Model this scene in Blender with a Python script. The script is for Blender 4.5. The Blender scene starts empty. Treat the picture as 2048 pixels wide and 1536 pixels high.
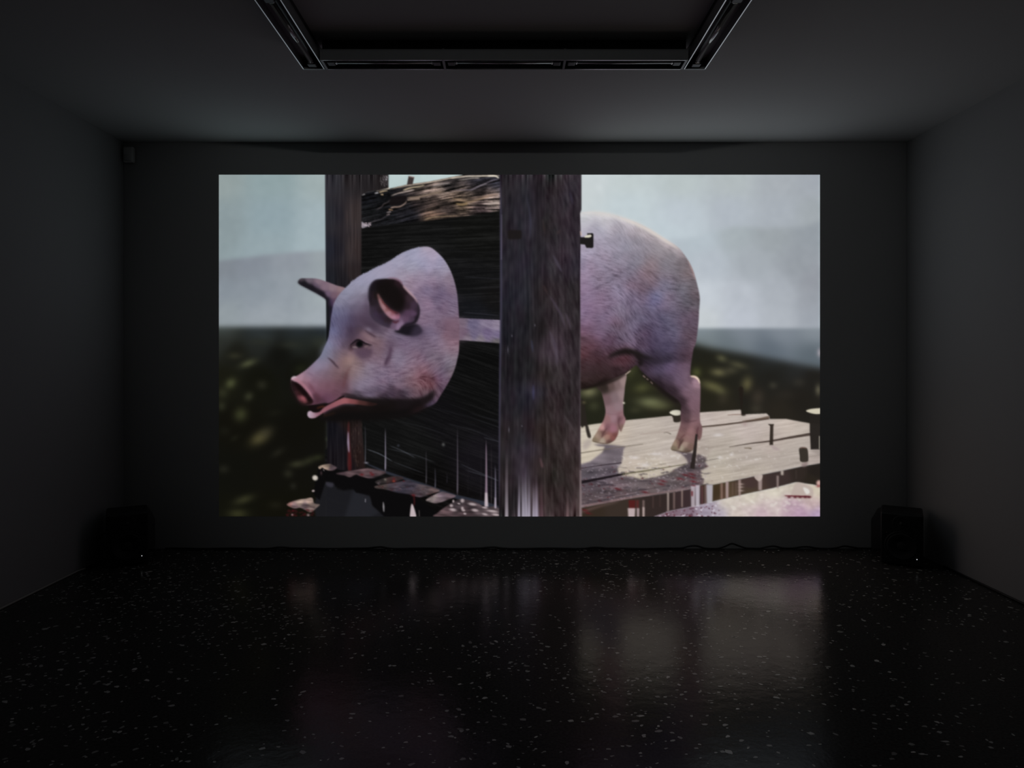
import bpy, bmesh, math
import numpy as np
from mathutils import Vector, Matrix

# ---------------------------------------------------------------- tuning values
PROJ_W = 46.0
WALL_COL = (0.36, 0.36, 0.355)
CEIL_COL = (0.57, 0.57, 0.56)
FLOOR_COL = (0.050, 0.048, 0.044)
FLOOR_R = (0.12, 0.21)
FLOOR_B = 0.34
FLOOR_S = 0.105
CHIP_K = 1.75
PIC_SAT = 0.98

# ---------------------------------------------------------------- camera, world, lights, exposure
scene = bpy.context.scene
COL = scene.collection
PXM = 270.7                      # photo pixels per metre on the end wall
FPX = 1365.0                     # focal length in pixels of the 2048 x 1536 frame
EYE = 1.385
VPX, VPY = 1017.0, 722.0         # vanishing point of the room's long axis in the photo
YW = FPX / PXM                   # distance of the end wall
XL, XR = (248 - VPX) / PXM, (1812 - VPX) / PXM
ZC = EYE + (VPY - 285) / PXM
YB = -3.2                        # wall behind the photographer

cam = bpy.data.cameras.new('camera')
cam.sensor_width = 36.0
cam.lens = 36.0 * FPX / 2048.0
cam.shift_x = (1024 - VPX) / 2048.0
cam.shift_y = -(768 - VPY) / 2048.0
cam.clip_start = 0.05
camo = bpy.data.objects.new('camera', cam)
camo.location = (0, 0, EYE)
camo.rotation_euler = (math.radians(90), 0, 0)
COL.objects.link(camo)
scene.camera = camo
scene.cycles.use_light_tree = False
scene.cycles.max_bounces = 8

world = bpy.data.worlds.new('dark_room')
world.use_nodes = True
world.node_tree.nodes['Background'].inputs[0].default_value = (0.0, 0.0, 0.0, 1)
world.node_tree.nodes['Background'].inputs[1].default_value = 0.0
scene.world = world
scene.view_settings.view_transform = 'Standard'
scene.view_settings.look = 'None'
scene.view_settings.exposure = 0.0
scene.view_settings.gamma = 1.0
scene.view_settings.use_curve_mapping = False

# stray light of the ceiling-hung projector behind the photographer
sp = bpy.data.lights.new('projector_light', 'SPOT')
sp.energy = PROJ_W
sp.color = (0.95, 0.98, 1.0)
sp.shadow_soft_size = 0.025
sp.spot_size = math.radians(54)
sp.spot_blend = 0.8
spo = bpy.data.objects.new('projector_light', sp)
spo.location = (0.14, -2.17, 2.78)
spo.rotation_euler = (Vector((0.25, YW, 1.85)) - Vector(spo.location)).to_track_quat('-Z', 'Y').to_euler()
COL.objects.link(spo)

# ---------------------------------------------------------------- the film frame shown by the projector
# (a flat projected picture: its colours are computed here, point by point, and stored on the picture mesh)
FX0, FY0, FW, FH = 438, 350, 1202, 683
rng = np.random.default_rng(7)
FY, FX = np.mgrid[0:FH, 0:FW].astype(np.float32)
FX = FX + FX0 + 0.5
FY = FY + FY0 + 0.5
F = np.zeros((FH, FW, 3), np.float32)

def blur(a, s, sy=None):
    """separable gaussian blur, s along x and sy along y"""
    sy = s if sy is None else sy
    for axis, sg in ((1, s), (0, sy)):
        if sg <= 0.05:
            continue
        r = max(1, int(sg * 2.6 + 0.5))
        k = np.exp(-0.5 * (np.arange(-r, r + 1) / sg) ** 2)
        k = (k / k.sum()).astype(np.float32)
        pad = [(0, 0)] * a.ndim
        pad[axis] = (r, r)
        p = np.pad(a, pad, mode='edge')
        n = a.shape[axis]
        out = np.zeros_like(a)
        for i, w in enumerate(k):
            out += w * (p[:, i:i + n] if axis == 1 else p[i:i + n])
        a = out
    return a

def spline(pts, n=6, closed=True):
    p = np.array(pts, float)
    m = len(p)
    out = []
    rngk = range(m if closed else m - 1)
    t = (np.arange(n) / n)[:, None]
    for i in rngk:
        if closed:
            a, b, c, d = p[i - 1], p[i], p[(i + 1) % m], p[(i + 2) % m]
        else:
            a, b, c, d = p[max(i - 1, 0)], p[i], p[i + 1], p[min(i + 2, m - 1)]
        out.append(0.5 * (2 * b + (c - a) * t + (2 * a - 5 * b + 4 * c - d) * t ** 2 + (3 * b - a - 3 * c + d) * t ** 3))
    if not closed:
        out.append(p[-1:])
    return np.concatenate(out)

def fill(pts, soft=0.7, smooth=True, pad=None):
    """coverage mask of a closed outline; returns (mask, slices)"""
    p = spline(pts) if smooth else np.array(pts, float)
    pad = int(soft * 3 + 3) if pad is None else pad
    x0 = int(max(0, np.floor(p[:, 0].min()) - FX0 - pad)); x1 = int(min(FW, np.ceil(p[:, 0].max()) - FX0 + pad))
    y0 = int(max(0, np.floor(p[:, 1].min()) - FY0 - pad)); y1 = int(min(FH, np.ceil(p[:, 1].max()) - FY0 + pad))
    w, h = max(1, x1 - x0), max(1, y1 - y0)
    SS = 3
    acc = np.zeros((h * SS, w + 2), np.float32)
    ax, ay = p[:, 0] - FX0 - x0, (p[:, 1] - FY0 - y0) * SS
    bx, by = np.roll(ax, -1), np.roll(ay, -1)
    for r in range(h * SS):
        yy = r + 0.5
        hit = (ay <= yy) != (by <= yy)
        if not hit.any():
            continue
        xs = np.sort(ax[hit] + (yy - ay[hit]) / (by[hit] - ay[hit]) * (bx[hit] - ax[hit]))
        xs = np.clip(xs, 0, w)
        for j in range(0, len(xs) - 1, 2):
            for xv, sg in ((xs[j], 1.0), (xs[j + 1], -1.0)):
                i = int(xv)
                f = xv - i
                acc[r, i] += sg * (1 - f)
                acc[r, i + 1] += sg * f
    m = np.cumsum(acc, axis=1)[:, :w].reshape(h, SS, w).mean(axis=1)
    m = blur(m, soft) if soft > 0 else m
    return m, (slice(y0, y0 + h), slice(x0, x0 + w))

def put(mask, sl, col, a=1.0):
    """blend a colour or a colour field over the frame"""
    if isinstance(col, tuple):
        col = np.array(col, np.float32)
    k = (mask * a)[..., None]
    F[sl] = F[sl] * (1 - k) + col * k

def field(sl, pts, eps=160.0, pw=2.2, wide=0.0, sat=1.0):
    """smooth colour field through control points (x, y, r, g, b); 'wide' spreads the hue further than the tone"""
    x, y = FX[sl], FY[sl]
    P = np.array(pts, np.float32)

    def mix(cols, e, p):
        num = np.zeros(x.shape + (cols.shape[1],), np.float32)
        den = np.zeros(x.shape, np.float32)
        for (px, py), c in zip(P[:, :2], cols):
            w = (((x - px) ** 2 + (y - py) ** 2 + e) / e) ** -p
            den += w
            num += w[..., None] * c
        return num / np.maximum(den, 1e-12)[..., None]
    cols = P[:, 2:]
    if not wide:
        return mix(cols, eps, pw)
    lum = cols @ np.array((.3, .5, .2), np.float32)
    return mix(lum[:, None], eps, pw) * (1 + sat * (mix(cols / lum[:, None] - 1, wide, pw)))

def shape(pts, col, soft=0.7, a=1.0, smooth=True, eps=30):
    m, sl = fill(pts, soft, smooth)
    put(m, sl, field(sl, col, eps, 2.2) if isinstance(col, list) else col, a)
    return m, sl

def stroke(pts, w0, w1, col, a=1.0, soft=0.6, wm=None, cap=True):
    """tapered brush line"""
    p = spline(pts, 8, closed=False) if len(pts) > 2 else np.linspace(pts[0], pts[1], 9)
    t = np.linspace(0, 1, len(p))
    w = np.interp(t, (0, .5, 1), (w0, (w0 + w1) / 2 if wm is None else wm, w1))
    if cap and len(pts) > 2:
        w = w * np.clip(np.minimum(t, 1 - t) / .14, .25, 1)
    d = np.gradient(p, axis=0)
    nrm = np.stack((-d[:, 1], d[:, 0]), 1)
    nrm /= np.maximum(1e-6, np.hypot(nrm[:, 0], nrm[:, 1]))[:, None]
    poly = np.concatenate((p + nrm * w[:, None] / 2, (p - nrm * w[:, None] / 2)[::-1]))
    m, sl = fill(poly, soft, smooth=False)
    put(m, sl, col, a)

def blob(cx, cy, rx, ry, col, a=1.0, ang=0.0, hard=1.0):
    """soft round spot"""
    R = max(rx, ry) * 2.6
    x0, x1 = int(max(0, cx - R - FX0)), int(min(FW, cx + R - FX0))
    y0, y1 = int(max(0, cy - R - FY0)), int(min(FH, cy + R - FY0))
    if x1 <= x0 or y1 <= y0:
        return
    sl = (slice(y0, y1), slice(x0, x1))
    c, s = math.cos(math.radians(ang)), math.sin(math.radians(ang))
    u = ((FX[sl] - cx) * c + (FY[sl] - cy) * s) / rx
    v = (-(FX[sl] - cx) * s + (FY[sl] - cy) * c) / ry
    put(np.exp(-((u * u + v * v) ** hard)), sl, col, a)

def grain(sx, sy, seed=0):
    """stretched noise, zero mean and unit spread"""
    g = np.random.default_rng(seed).standard_normal((FH, FW)).astype(np.float32)
    g = blur(g, sx, sy)
    return (g - g.mean()) / g.std()

def along(theta, length, seed, width=0.8):
    """hair-like noise drawn out along a direction field (radians)"""
    g = blur(np.random.default_rng(seed).standard_normal((FH, FW)).astype(np.float32), width)
    c, s = np.cos(theta), np.sin(theta)
    iy, ix = np.mgrid[0:FH, 0:FW].astype(np.float32)
    out = np.zeros_like(g)
    for t in np.linspace(-length, length, int(max(9, length * 1.2)) | 1):
        xf = np.clip(ix + t * c, 0, FW - 2)
        yf = np.clip(iy + t * s, 0, FH - 2)
        xi, yi = xf.astype(np.int32), yf.astype(np.int32)
        u, v = xf - xi, yf - yi
        out += (g[yi, xi] * (1 - u) + g[yi, xi + 1] * u) * (1 - v) + (g[yi + 1, xi] * (1 - u) + g[yi + 1, xi + 1] * u) * v
    return (out - out.mean()) / out.std()

FULL = (slice(0, FH), slice(0, FW))

def paint_frame():
    global F
    rr = np.random.default_rng(3)
    # --- sky and far hills
    F[:] = field(FULL, [
        (440, 355, 146, 158, 158), (545, 355, 142, 160, 163), (645, 355, 158, 172, 173), (445, 450, 138, 152, 156),
        (545, 440, 142, 160, 167), (645, 450, 160, 176, 182), (540, 500, 148, 164, 170), (640, 495, 162, 178, 184),
        (800, 352, 186, 203, 203), (900, 352, 190, 206, 206),
        (1175, 360, 200, 208, 210), (1260, 360, 192, 202, 203), (1360, 360, 184, 194, 195), (1460, 365, 178, 186, 188),
        (1560, 365, 168, 174, 180), (1630, 365, 162, 168, 176), (1260, 415, 194, 206, 211), (1360, 430, 188, 198, 206),
        (1460, 420, 176, 184, 193), (1560, 420, 168, 175, 183), (1630, 425, 160, 167, 172), (1340, 470, 192, 204, 211)], 900)
    hl = [(430, 523), (488, 516), (540, 509.5), (586, 505), (660, 501), (660, 665), (430, 665)]
    m, sl = fill(hl, 4.0, smooth=False)
    put(m, sl, field(sl, [(445, 535, 127, 134, 142), (500, 530, 131, 138, 148), (590, 520, 142, 149, 158), (648, 515, 150, 159, 164),
        (445, 580, 134, 143, 152), (520, 580, 138, 147, 156), (580, 585, 143, 151, 160), (610, 580, 150, 159, 165), (648, 590, 160, 170, 174),
        (445, 630, 146, 155, 160), (540, 630, 152, 160, 168), (648, 635, 160, 168, 175), (540, 650, 150, 158, 164)], 700))
    hr = [(1330, 480), (1400, 474), (1436, 460), (1474, 453), (1543, 456.5), (1611, 453), (1650, 440), (1650, 665), (1330, 665)]
    m, sl = fill(hr, 5.0, smooth=False)
    put(m, sl, field(sl, [(1400, 480, 180, 191, 199), (1470, 470, 166, 175, 180), (1540, 470, 156, 163, 168), (1630, 470, 148, 155, 162),
        (1420, 530, 180, 188, 197), (1500, 530, 164, 171, 178), (1600, 530, 150, 156, 163), (1630, 560, 148, 152, 160),
        (1410, 590, 196, 203, 211), (1480, 590, 184, 190, 199), (1560, 590, 170, 176, 184), (1630, 600, 152, 157, 165),
        (1405, 640, 196, 202, 206), (1480, 640, 186, 192, 202), (1560, 640, 176, 182, 190), (1630, 640, 158, 164, 173)], 700))
    stroke([(1638, 350), (1638, 1033)], 2.4, 2.4, (186, 208, 212), .25, 0.8)
    F += (grain(5, 5, 20) * 0.9)[..., None]
    # --- dark land, left side
    m, sl = fill([(430, 654), (660, 654), (660, 1040), (430, 1040)], 5.0, smooth=False)
    put(m, sl, field(sl, [(445, 662, 62, 68, 66), (520, 664, 45, 51, 54), (600, 664, 40, 46, 50), (648, 664, 36, 42, 48),
        (445, 682, 40, 42, 38), (520, 684, 34, 36, 33), (600, 684, 33, 36, 32), (648, 690, 40, 43, 36),
        (470, 705, 24, 24, 19), (560, 710, 17, 17, 14), (640, 710, 22, 22, 18),
        (450, 760, 24, 24, 16), (520, 760, 18, 18, 12), (600, 740, 17, 17, 13), (480, 850, 17, 16, 11), (600, 860, 16, 15, 11),
        (460, 950, 16, 16, 12), (560, 930, 17, 16, 12), (640, 900, 17, 16, 13), (460, 1020, 17, 17, 11), (560, 1025, 17, 16, 10)], 500))
    for x, y, rx, ry, ang, c, a in [
        (497, 727, 14, 6, -20, (92, 96, 62), .85), (470, 712, 12, 6, 0, (54, 54, 38), .8), (462, 767, 10, 8, -40, (92, 98, 58), .85),
        (524, 770, 9, 8, 0, (44, 44, 32), .9), (446, 786, 9, 9, 0, (54, 56, 36), .8), (498, 793, 8, 7, -40, (60, 62, 42), .9),
        (444, 812, 7, 8, 0, (52, 54, 36), .8), (482, 829, 11, 12, 30, (70, 74, 42), .9), (520, 876, 17, 10, -32, (104, 96, 54), .9),
        (531, 866, 14, 9, -30, (62, 58, 42), .7), (556, 905, 12, 6, -30, (36, 35, 26), .9), (595, 928, 13, 6, -8, (62, 62, 42), .9),
        (618, 921, 12, 6, -20, (52, 54, 34), .8), (636, 915, 9, 5, -10, (48, 52, 30), .8), (577, 947, 8, 7, 0, (44, 44, 32), .9),
        (587, 972, 6, 6, 0, (36, 36, 28), .9), (488, 999, 17, 7, -18, (64, 64, 38), .9), (476, 1027, 16, 8, 0, (66, 66, 36), .9),
        (448, 938, 9, 7, 0, (40, 40, 30), .8), (470, 876, 8, 5, -30, (30, 30, 20), .8), (527, 672, 14, 6, 10, (46, 52, 52), .6),
        (602, 738, 12, 8, -20, (34, 38, 22), .8), (550, 826, 12, 6, -10, (26, 26, 18), .8), (450, 862, 10, 8, 0, (28, 28, 20), .8),
        (552, 1010, 12, 7, 0, (32, 30, 20), .8), (640, 684, 14, 10, 0, (50, 54, 44), .6), (580, 690, 20, 7, 0, (48, 50, 40), .6),
        (520, 684, 18, 6, 0, (48, 50, 40), .5), (655, 878, 3, 4, 0, (60, 64, 48), .7)]:
        blob(x, y, rx * 1.2, ry * 1.2, tuple(.86 * v + .14 * sum(c) / 3 for v in c), a * .72, ang, 1.0)
    # --- land on the right
    m, sl = fill([(1150, 657), (1650, 657), (1650, 880), (1150, 880)], 3.2, smooth=False)
    put(m, sl, field(sl, [(1400, 662, 136, 146, 154), (1480, 662, 126, 134, 144), (1560, 662, 128, 136, 146), (1630, 662, 134, 142, 150),
        (1400, 684, 104, 114, 116), (1460, 690, 100, 110, 116), (1540, 700, 92, 102, 112), (1625, 710, 90, 100, 108)], 900, 2.0))
    m, sl = fill([(1150, 680), (1380, 686), (1420, 696), (1480, 706), (1540, 717), (1590, 727), (1650, 738), (1650, 880), (1150, 880)], 6.5, smooth=False)
    put(m, sl, field(sl, [(1400, 712, 32, 32, 26), (1470, 716, 36, 37, 33), (1540, 728, 40, 42, 42), (1600, 738, 40, 41, 41),
        (1400, 740, 34, 33, 23), (1460, 740, 32, 31, 25), (1540, 745, 30, 29, 25), (1620, 755, 32, 30, 27),
        (1420, 790, 36, 34, 25), (1500, 790, 32, 30, 26), (1600, 800, 33, 30, 26), (1450, 815, 39, 36, 28), (1560, 825, 40, 36, 30),
        (1270, 750, 40, 41, 27), (1290, 790, 38, 38, 26), (1320, 815, 36, 34, 25), (1180, 800, 36, 36, 26), (1260, 830, 34, 35, 25), (1185, 835, 34, 35, 25)], 420, 1.9))
    for x, y, rx, ry, ang, c, a in [
        (1443, 717, 9, 6, 20, (104, 102, 68), .8), (1476, 730, 15, 6, 15, (92, 88, 60), .8), (1437, 745, 13, 7, 5, (126, 120, 78), .85),
        (1462, 741, 12, 7, 0, (84, 80, 58), .7), (1393, 745, 8, 8, 0, (92, 98, 48), .8), (1425, 773, 20, 8, 18, (118, 114, 68), .85),
        (1440, 782, 10, 6, 30, (98, 96, 60), .7), (1494, 768, 9, 12, 10, (116, 108, 66), .85), (1546, 771, 7, 6, 0, (70, 66, 54), .7),
        (1515, 795, 11, 14, 10, (72, 62, 50), .75), (1445, 797, 9, 9, 0, (62, 56, 42), .7), (1597, 765, 10, 7, 0, (56, 52, 44), .7),
        (1636, 780, 5, 9, 0, (130, 124, 96), .7), (1512, 818, 10, 8, 0, (68, 62, 50), .7), (1570, 790, 16, 8, 0, (44, 40, 34), .8),
        (1302, 805, 22, 9, 4, (134, 138, 92), .9), (1320, 812, 18, 7, 0, (104, 106, 66), .6), (1284, 776, 14, 8, -10, (86, 88, 48), .85),
        (1262, 742, 8, 12, 20, (70, 72, 42), .8), (1270, 820, 10, 6, 0, (70, 70, 46), .6), (1178, 784, 14, 9, -8, (142, 140, 96), .9),
        (1188, 812, 9, 8, 0, (66, 68, 44), .8), (1640, 706, 5, 7, 0, (190, 176, 186), .9), (1312, 772, 8, 7, 0, (58, 58, 34), .7)]:
        blob(x, y, rx * 1.2, ry * 1.2, tuple(.86 * v + .14 * sum(c) / 3 for v in c), a * .72, ang, 1.0)
    # --- sunlit plank table
    top = [(1155, 853), (1194, 847.5), (1253, 840.5), (1337, 832), (1400, 825), (1482, 819.5), (1484, 829), (1533, 827), (1538, 832), (1539, 838),
           (1572, 838), (1619, 846.6), (1645, 850), (1645, 926), (1602, 933), (1565, 941), (1514, 951), (1477, 959), (1427, 969), (1406, 969),
           (1378, 978.5), (1333, 986.5), (1252, 998), (1155, 1017)]
    m, sl = fill(top, 0.8, smooth=False)
    cf = field(sl, [(1170, 858, 214, 208, 190), (1170, 905, 214, 206, 186), (1230, 870, 204, 194, 178), (1300, 850, 198, 190, 178), (1300, 870, 200, 192, 180),
        (1340, 838, 194, 186, 176), (1410, 835, 206, 196, 188), (1470, 825, 204, 196, 186), (1520, 833, 206, 198, 188), (1440, 842, 206, 196, 186),
        (1430, 860, 198, 190, 180), (1500, 855, 202, 192, 184), (1580, 845, 208, 198, 186), (1600, 860, 200, 192, 180), (1440, 885, 186, 178, 166),
        (1540, 880, 196, 186, 176), (1610, 890, 190, 182, 172), (1430, 920, 192, 186, 172), (1500, 915, 190, 182, 172), (1580, 920, 186, 178, 168),
        (1430, 950, 200, 192, 176), (1500, 940, 190, 182, 168), (1635, 915, 184, 174, 166), (1270, 900, 196, 188, 176), (1330, 910, 200, 192, 182),
        (1270, 925, 206, 196, 182), (1320, 935, 206, 198, 180), (1280, 945, 200, 192, 172), (1400, 905, 180, 170, 160)], 200)
    wood = along(np.full((FH, FW), -0.17, np.float32), 26, 31, 0.9)[sl] * 4.2 + grain(9, 2, 32)[sl] * 2.0
    put(m, sl, cf * np.array((.945, .925, .93), np.float32) + wood[..., None])
    # shadowed wet front of the table top
    sh = [(1155, 930), (1180, 923), (1204, 905), (1210, 893), (1196, 892), (1186, 888), (1215, 889), (1252, 893), (1247, 898), (1245, 915), (1243, 926), (1235, 936), (1237, 947), (1246, 952),
          (1262, 953), (1282, 958.5), (1310, 954), (1338, 946), (1350, 938), (1362, 932), (1376, 925), (1372, 917), (1362, 907), (1347, 903), (1365, 903),
          (1385, 906), (1402, 910), (1413, 916), (1410, 925), (1416, 933), (1402, 941), (1402, 952), (1408, 960), (1406, 970), (1378, 980),
          (1333, 988), (1252, 1000), (1155, 1019)]
    m, sl = fill(sh, 1.6, smooth=False)
    put(m, sl, field(sl, [(1170, 935, 112, 102, 112), (1200, 915, 118, 108, 116), (1225, 905, 108, 98, 106), (1220, 893, 100, 90, 98), (1235, 920, 112, 102, 110),
        (1180, 950, 92, 84, 94), (1220, 945, 88, 78, 88), (1180, 970, 88, 76, 84), (1230, 970, 96, 82, 88), (1280, 972, 104, 92, 96), (1330, 965, 104, 92, 96),
        (1180, 1000, 92, 78, 82), (1240, 990, 98, 82, 86), (1300, 985, 102, 88, 90), (1360, 965, 100, 86, 90), (1370, 945, 98, 86, 92), (1395, 955, 104, 88, 92),
        (1380, 920, 92, 80, 86), (1400, 918, 100, 88, 92), (1350, 950, 112, 100, 102)], 120) * (.94 + .1 * grain(14, 3, 46)[sl][..., None]), 0.96)
    band = fill([(1155, 925), (1240, 935), (1420, 925), (1420, 975), (1330, 990), (1155, 1020)], 4, smooth=False)
    sp = (grain(1.5, 1.0, 41) > 1.35)
    spk = blur(sp.astype(np.float32), 0.7)
    put(np.clip(spk[band[1]] * band[0], 0, 1), band[1], (166, 152, 162), 0.42)
    sp2 = blur((grain(1.9, 1.0, 43) > 2.1).astype(np.float32), 0.8)
    put(np.clip(sp2[band[1]] * band[0], 0, 1), band[1], (76, 26, 32), 0.55)
    sp3 = blur((grain(5, 1.0, 44) > 1.3).astype(np.float32), 0.8)
    put(np.clip(sp3[band[1]] * band[0], 0, 1), band[1], (52, 44, 52), 0.55)
    wet = fill([(1230, 905), (1420, 890), (1600, 910), (1600, 932), (1480, 955), (1410, 965), (1240, 960)], 8, smooth=False)
    sp4 = blur((grain(1.9, 1.2, 45) > 1.55).astype(np.float32), 0.7)
    put(np.clip(sp4[wet[1]] * wet[0], 0, 1), wet[1], (222, 216, 212), 0.4)
    # plank joints and cracks
    for p, w0, w1, c, a in [
        ([(1161, 906), (1210, 898.5), (1247, 893), (1286, 888)], 1.8, 0.8, (104, 94, 82), .9),
        ([(1161, 937), (1205, 930), (1243, 925.5)], 1.0, 2.2, (42, 34, 40), .9),
        ([(1161, 964.5), (1190, 959), (1231, 951), (1250, 947.5)], 6.0, 3.4, (28, 22, 26), .95),
        ([(1245, 948), (1300, 940), (1372, 928)], 2.6, 1.4, (92, 86, 66), .95),
        ([(1372, 928), (1400, 923), (1437, 917)], 1.4, 0.8, (86, 76, 72), .9),
        ([(1400, 854), (1440, 850), (1484, 844.5), (1538, 837)], 3.0, 3.4, (74, 60, 52), .95),
        ([(1484, 842), (1510, 839), (1538, 834)], 1.0, 5.0, (92, 74, 62), .8),
        ([(1458, 894), (1500, 887), (1541, 882), (1580, 875), (1622, 868)], 0.8, 6.0, (66, 54, 48), .92),
        ([(1280, 869), (1320, 864), (1355, 861)], 1.2, 0.8, (164, 146, 138), .9),
        ([(1327, 866), (1334, 865), (1342, 868)], 1.0, 2.4, (122, 112, 102), .9),
        ([(1488, 896), (1496, 896), (1503, 897)], 1.5, 3.0, (112, 98, 84), .9),
        ([(1200, 852), (1280, 845), (1350, 838)], 0.8, 0.8, (188, 178, 166), .8),
        ([(1420, 929), (1500, 917), (1635, 895)], 0.8, 1.0, (160, 150, 140), .7),
        ([(1430, 941), (1500, 930), (1635, 911)], 0.8, 1.2, (158, 148, 138), .7),
        ([(1455, 830), (1470, 829), (1487, 829)], 1.6, 2.4, (142, 118, 108), .85),
        ([(1161, 1008), (1215, 998), (1290, 984)], 1.2, 1.0, (52, 44, 50), .8),
        ([(1161, 1000), (1230, 989), (1330, 972)], 1.0, 1.0, (60, 50, 56), .7),
        ([(1161, 978), (1240, 966), (1330, 958)], 1.0, 1.0, (66, 56, 62), .6)]:
        stroke(p, w0, w1, c, a, cap=False)
    for x, y, rx, ry in [(1436, 870, 9, 3.5), (1270, 915, 8, 3), (1310, 908, 9, 2.5), (1290, 930, 10, 4), (1440, 915, 5, 2.5), (1463, 909, 4, 3)]:
        blob(x, y, rx, ry, (224, 218, 220), .55)
    # front face of the table with drips, lower ledge
    face = [(1155, 1017), (1252, 998), (1333, 986.5), (1378, 978.5), (1406, 969), (1427, 969), (1477, 959), (1514, 951), (1565, 941), (1602, 933), (1645, 925.5),
            (1645, 972), (1591, 964.5), (1547, 976), (1477, 991), (1429, 1002), (1399, 1010), (1340, 1021.6), (1308, 1033), (1308, 1040), (1155, 1040)]
    m, sl = fill(face, 0.8, smooth=False)
    put(m, sl, field(sl, [(1180, 1026, 52, 42, 34), (1240, 1018, 56, 46, 40), (1320, 1005, 50, 40, 38), (1380, 995, 58, 44, 46), (1435, 985, 62, 50, 34), (1500, 970, 68, 52, 50),
        (1500, 983, 74, 62, 48), (1560, 955, 60, 48, 46), (1600, 945, 48, 40, 36), (1630, 945, 36, 31, 28), (1625, 958, 42, 36, 30), (1450, 990, 84, 68, 52)], 60))
    stroke([(1161, 1013), (1215, 1003), (1290, 990), (1378, 977)], 3.0, 2.0, (150, 118, 118), .65, 1.0)
    stroke([(1161, 1024), (1200, 1012), (1240, 1002)], 6.0, 2.0, (120, 96, 92), .5, 2.0)
    low = [(1308, 1033), (1340, 1021.6), (1399, 1010), (1429, 1002), (1477, 991), (1547, 976), (1591, 964.5), (1625, 969), (1645, 974), (1645, 1040), (1300, 1040)]
    m, sl = fill(low, 1.0, smooth=False)
    lf = field(sl, [(1340, 1030, 120, 96, 108), (1375, 1022, 128, 108, 122), (1415, 1018, 158, 146, 162), (1440, 1028, 172, 162, 176), (1455, 1004, 204, 194, 182),
        (1500, 996, 208, 200, 184), (1550, 985, 210, 202, 186), (1590, 975, 196, 186, 172), (1630, 985, 206, 196, 176), (1500, 1020, 200, 184, 182),
        (1550, 1010, 204, 188, 186), (1470, 1030, 204, 190, 182), (1520, 1030, 192, 166, 176), (1580, 1015, 184, 156, 170), (1625, 1005, 196, 172, 172),
        (1600, 1030, 180, 148, 172), (1635, 1030, 172, 148, 178)], 260)
    put(m, sl, lf + (grain(3, 2, 51)[sl] * 4)[..., None])
    spm = fill([(1310, 1033), (1345, 1020), (1400, 1010), (1440, 1006), (1436, 1040), (1310, 1040)], 2.5, smooth=False)
    for th, c, sd in ((0.9, (90, 58, 70), 61), (1.25, (212, 204, 216), 62), (1.7, (84, 26, 32), 63)):
        k = blur((grain(2.0, 1.5, sd) > th).astype(np.float32), 0.7)
        put(np.clip(k[spm[1]] * spm[0], 0, 1), spm[1], c, 0.75)
    spm = fill([(1440, 1010), (1540, 985), (1640, 1000), (1560, 1025), (1450, 1025)], 6, smooth=False)
    k = blur((grain(2.6, 1.8, 64) > 1.2).astype(np.float32), 0.9)
    put(np.clip(k[spm[1]] * spm[0], 0, 1), spm[1], (228, 224, 214), 0.45)
    shape([(1583, 984), (1591, 966), (1604, 966), (1624, 976), (1624, 994), (1600, 997), (1584, 992)], (186, 170, 162), 1.2, .9)
    shape([(1606, 975), (1616, 978), (1619, 985), (1612, 988)], (222, 218, 212), 1.0, .9)
    stroke([(1568, 991), (1590, 992), (1622, 993)], 2.0, 3.4, (96, 34, 42), .9, 0.8)
    for x in (1578, 1590, 1600, 1610, 1618):
        blob(x, 994, 4, 2.4, (70, 16, 26), .8)
    blob(1638, 966, 6, 6, (208, 168, 160), .95, 0, 2); blob(1637, 972, 5, 2.5, (140, 66, 66), .8)
    # drips on the face
    def drip(x, y0, y1, w, c, a=.9, tap=0.85):
        stroke([(x, y0), (x, y1)], w, w * tap, c, a * .9, 1.1)
    for y, x in ((957, 1360), (948, 1383), (955, 1385), (963, 1387), (972, 1390), (962, 1326), (968, 1322), (984, 1290), (978, 1236), (950, 1371), (1020, 1170), (1026, 1176)):
        blob(x, y, 7, 2.2, (92, 26, 32), .7, 12)
    for x, y0, y1, w, c, a in [
        (1264, 1000, 1018, 14, (86, 28, 28), .95), (1275, 1000, 1016, 6, (96, 40, 40), .8), (1263, 1016, 1034, 15, (206, 186, 188), .95), (1276, 1016, 1034, 5, (190, 168, 172), .9),
        (1287, 1000, 1034, 4, (150, 126, 122), .7), (1287, 1014, 1034, 3.5, (206, 188, 184), .9), (1336, 985, 1022, 3.6, (196, 178, 170), .85), (1348, 984, 1018, 4, (140, 116, 112), .7),
        (1364, 980, 1014, 3, (172, 150, 140), .8), (1306, 992, 1016, 2, (98, 74, 70), .6), (1320, 990, 1014, 1.6, (88, 66, 62), .6),
        (1386, 972, 1014, 9, (184, 172, 180), .95), (1395, 970, 1013, 9, (196, 188, 198), .95), (1384, 982, 992, 4, (96, 34, 38), .9), (1411, 970, 1008, 4, (130, 104, 108), .7),
        (1419, 969, 1006, 13, (190, 186, 196), .96), (1404, 972, 1008, 5, (92, 58, 62), .8), (1443, 966, 998, 5, (150, 118, 110), .75), (1448, 972, 996, 2, (80, 40, 40), .6),
        (1454, 963, 996, 6, (178, 156, 156), .92), (1465, 965, 990, 3, (108, 86, 78), .6), (1472, 965, 990, 3, (108, 86, 78), .6), (1479, 959, 992, 5, (168, 146, 142), .9),
        (1520, 950, 980, 8, (166, 148, 144), .95), (1555, 951, 976, 4.5, (150, 132, 128), .9), (1564, 941, 950, 6, (196, 184, 174), .9), (1592, 940, 958, 1.5, (80, 70, 64), .6)]:
        drip(x, y0, y1, w, c, a)
    shape([(1508, 952), (1524, 949), (1523, 958), (1516, 962)], (188, 174, 166), 0.8, .9)
    for y in (968, 974, 981):
        blob(1482, y, 5, 2, (176, 156, 148), .7)
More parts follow.
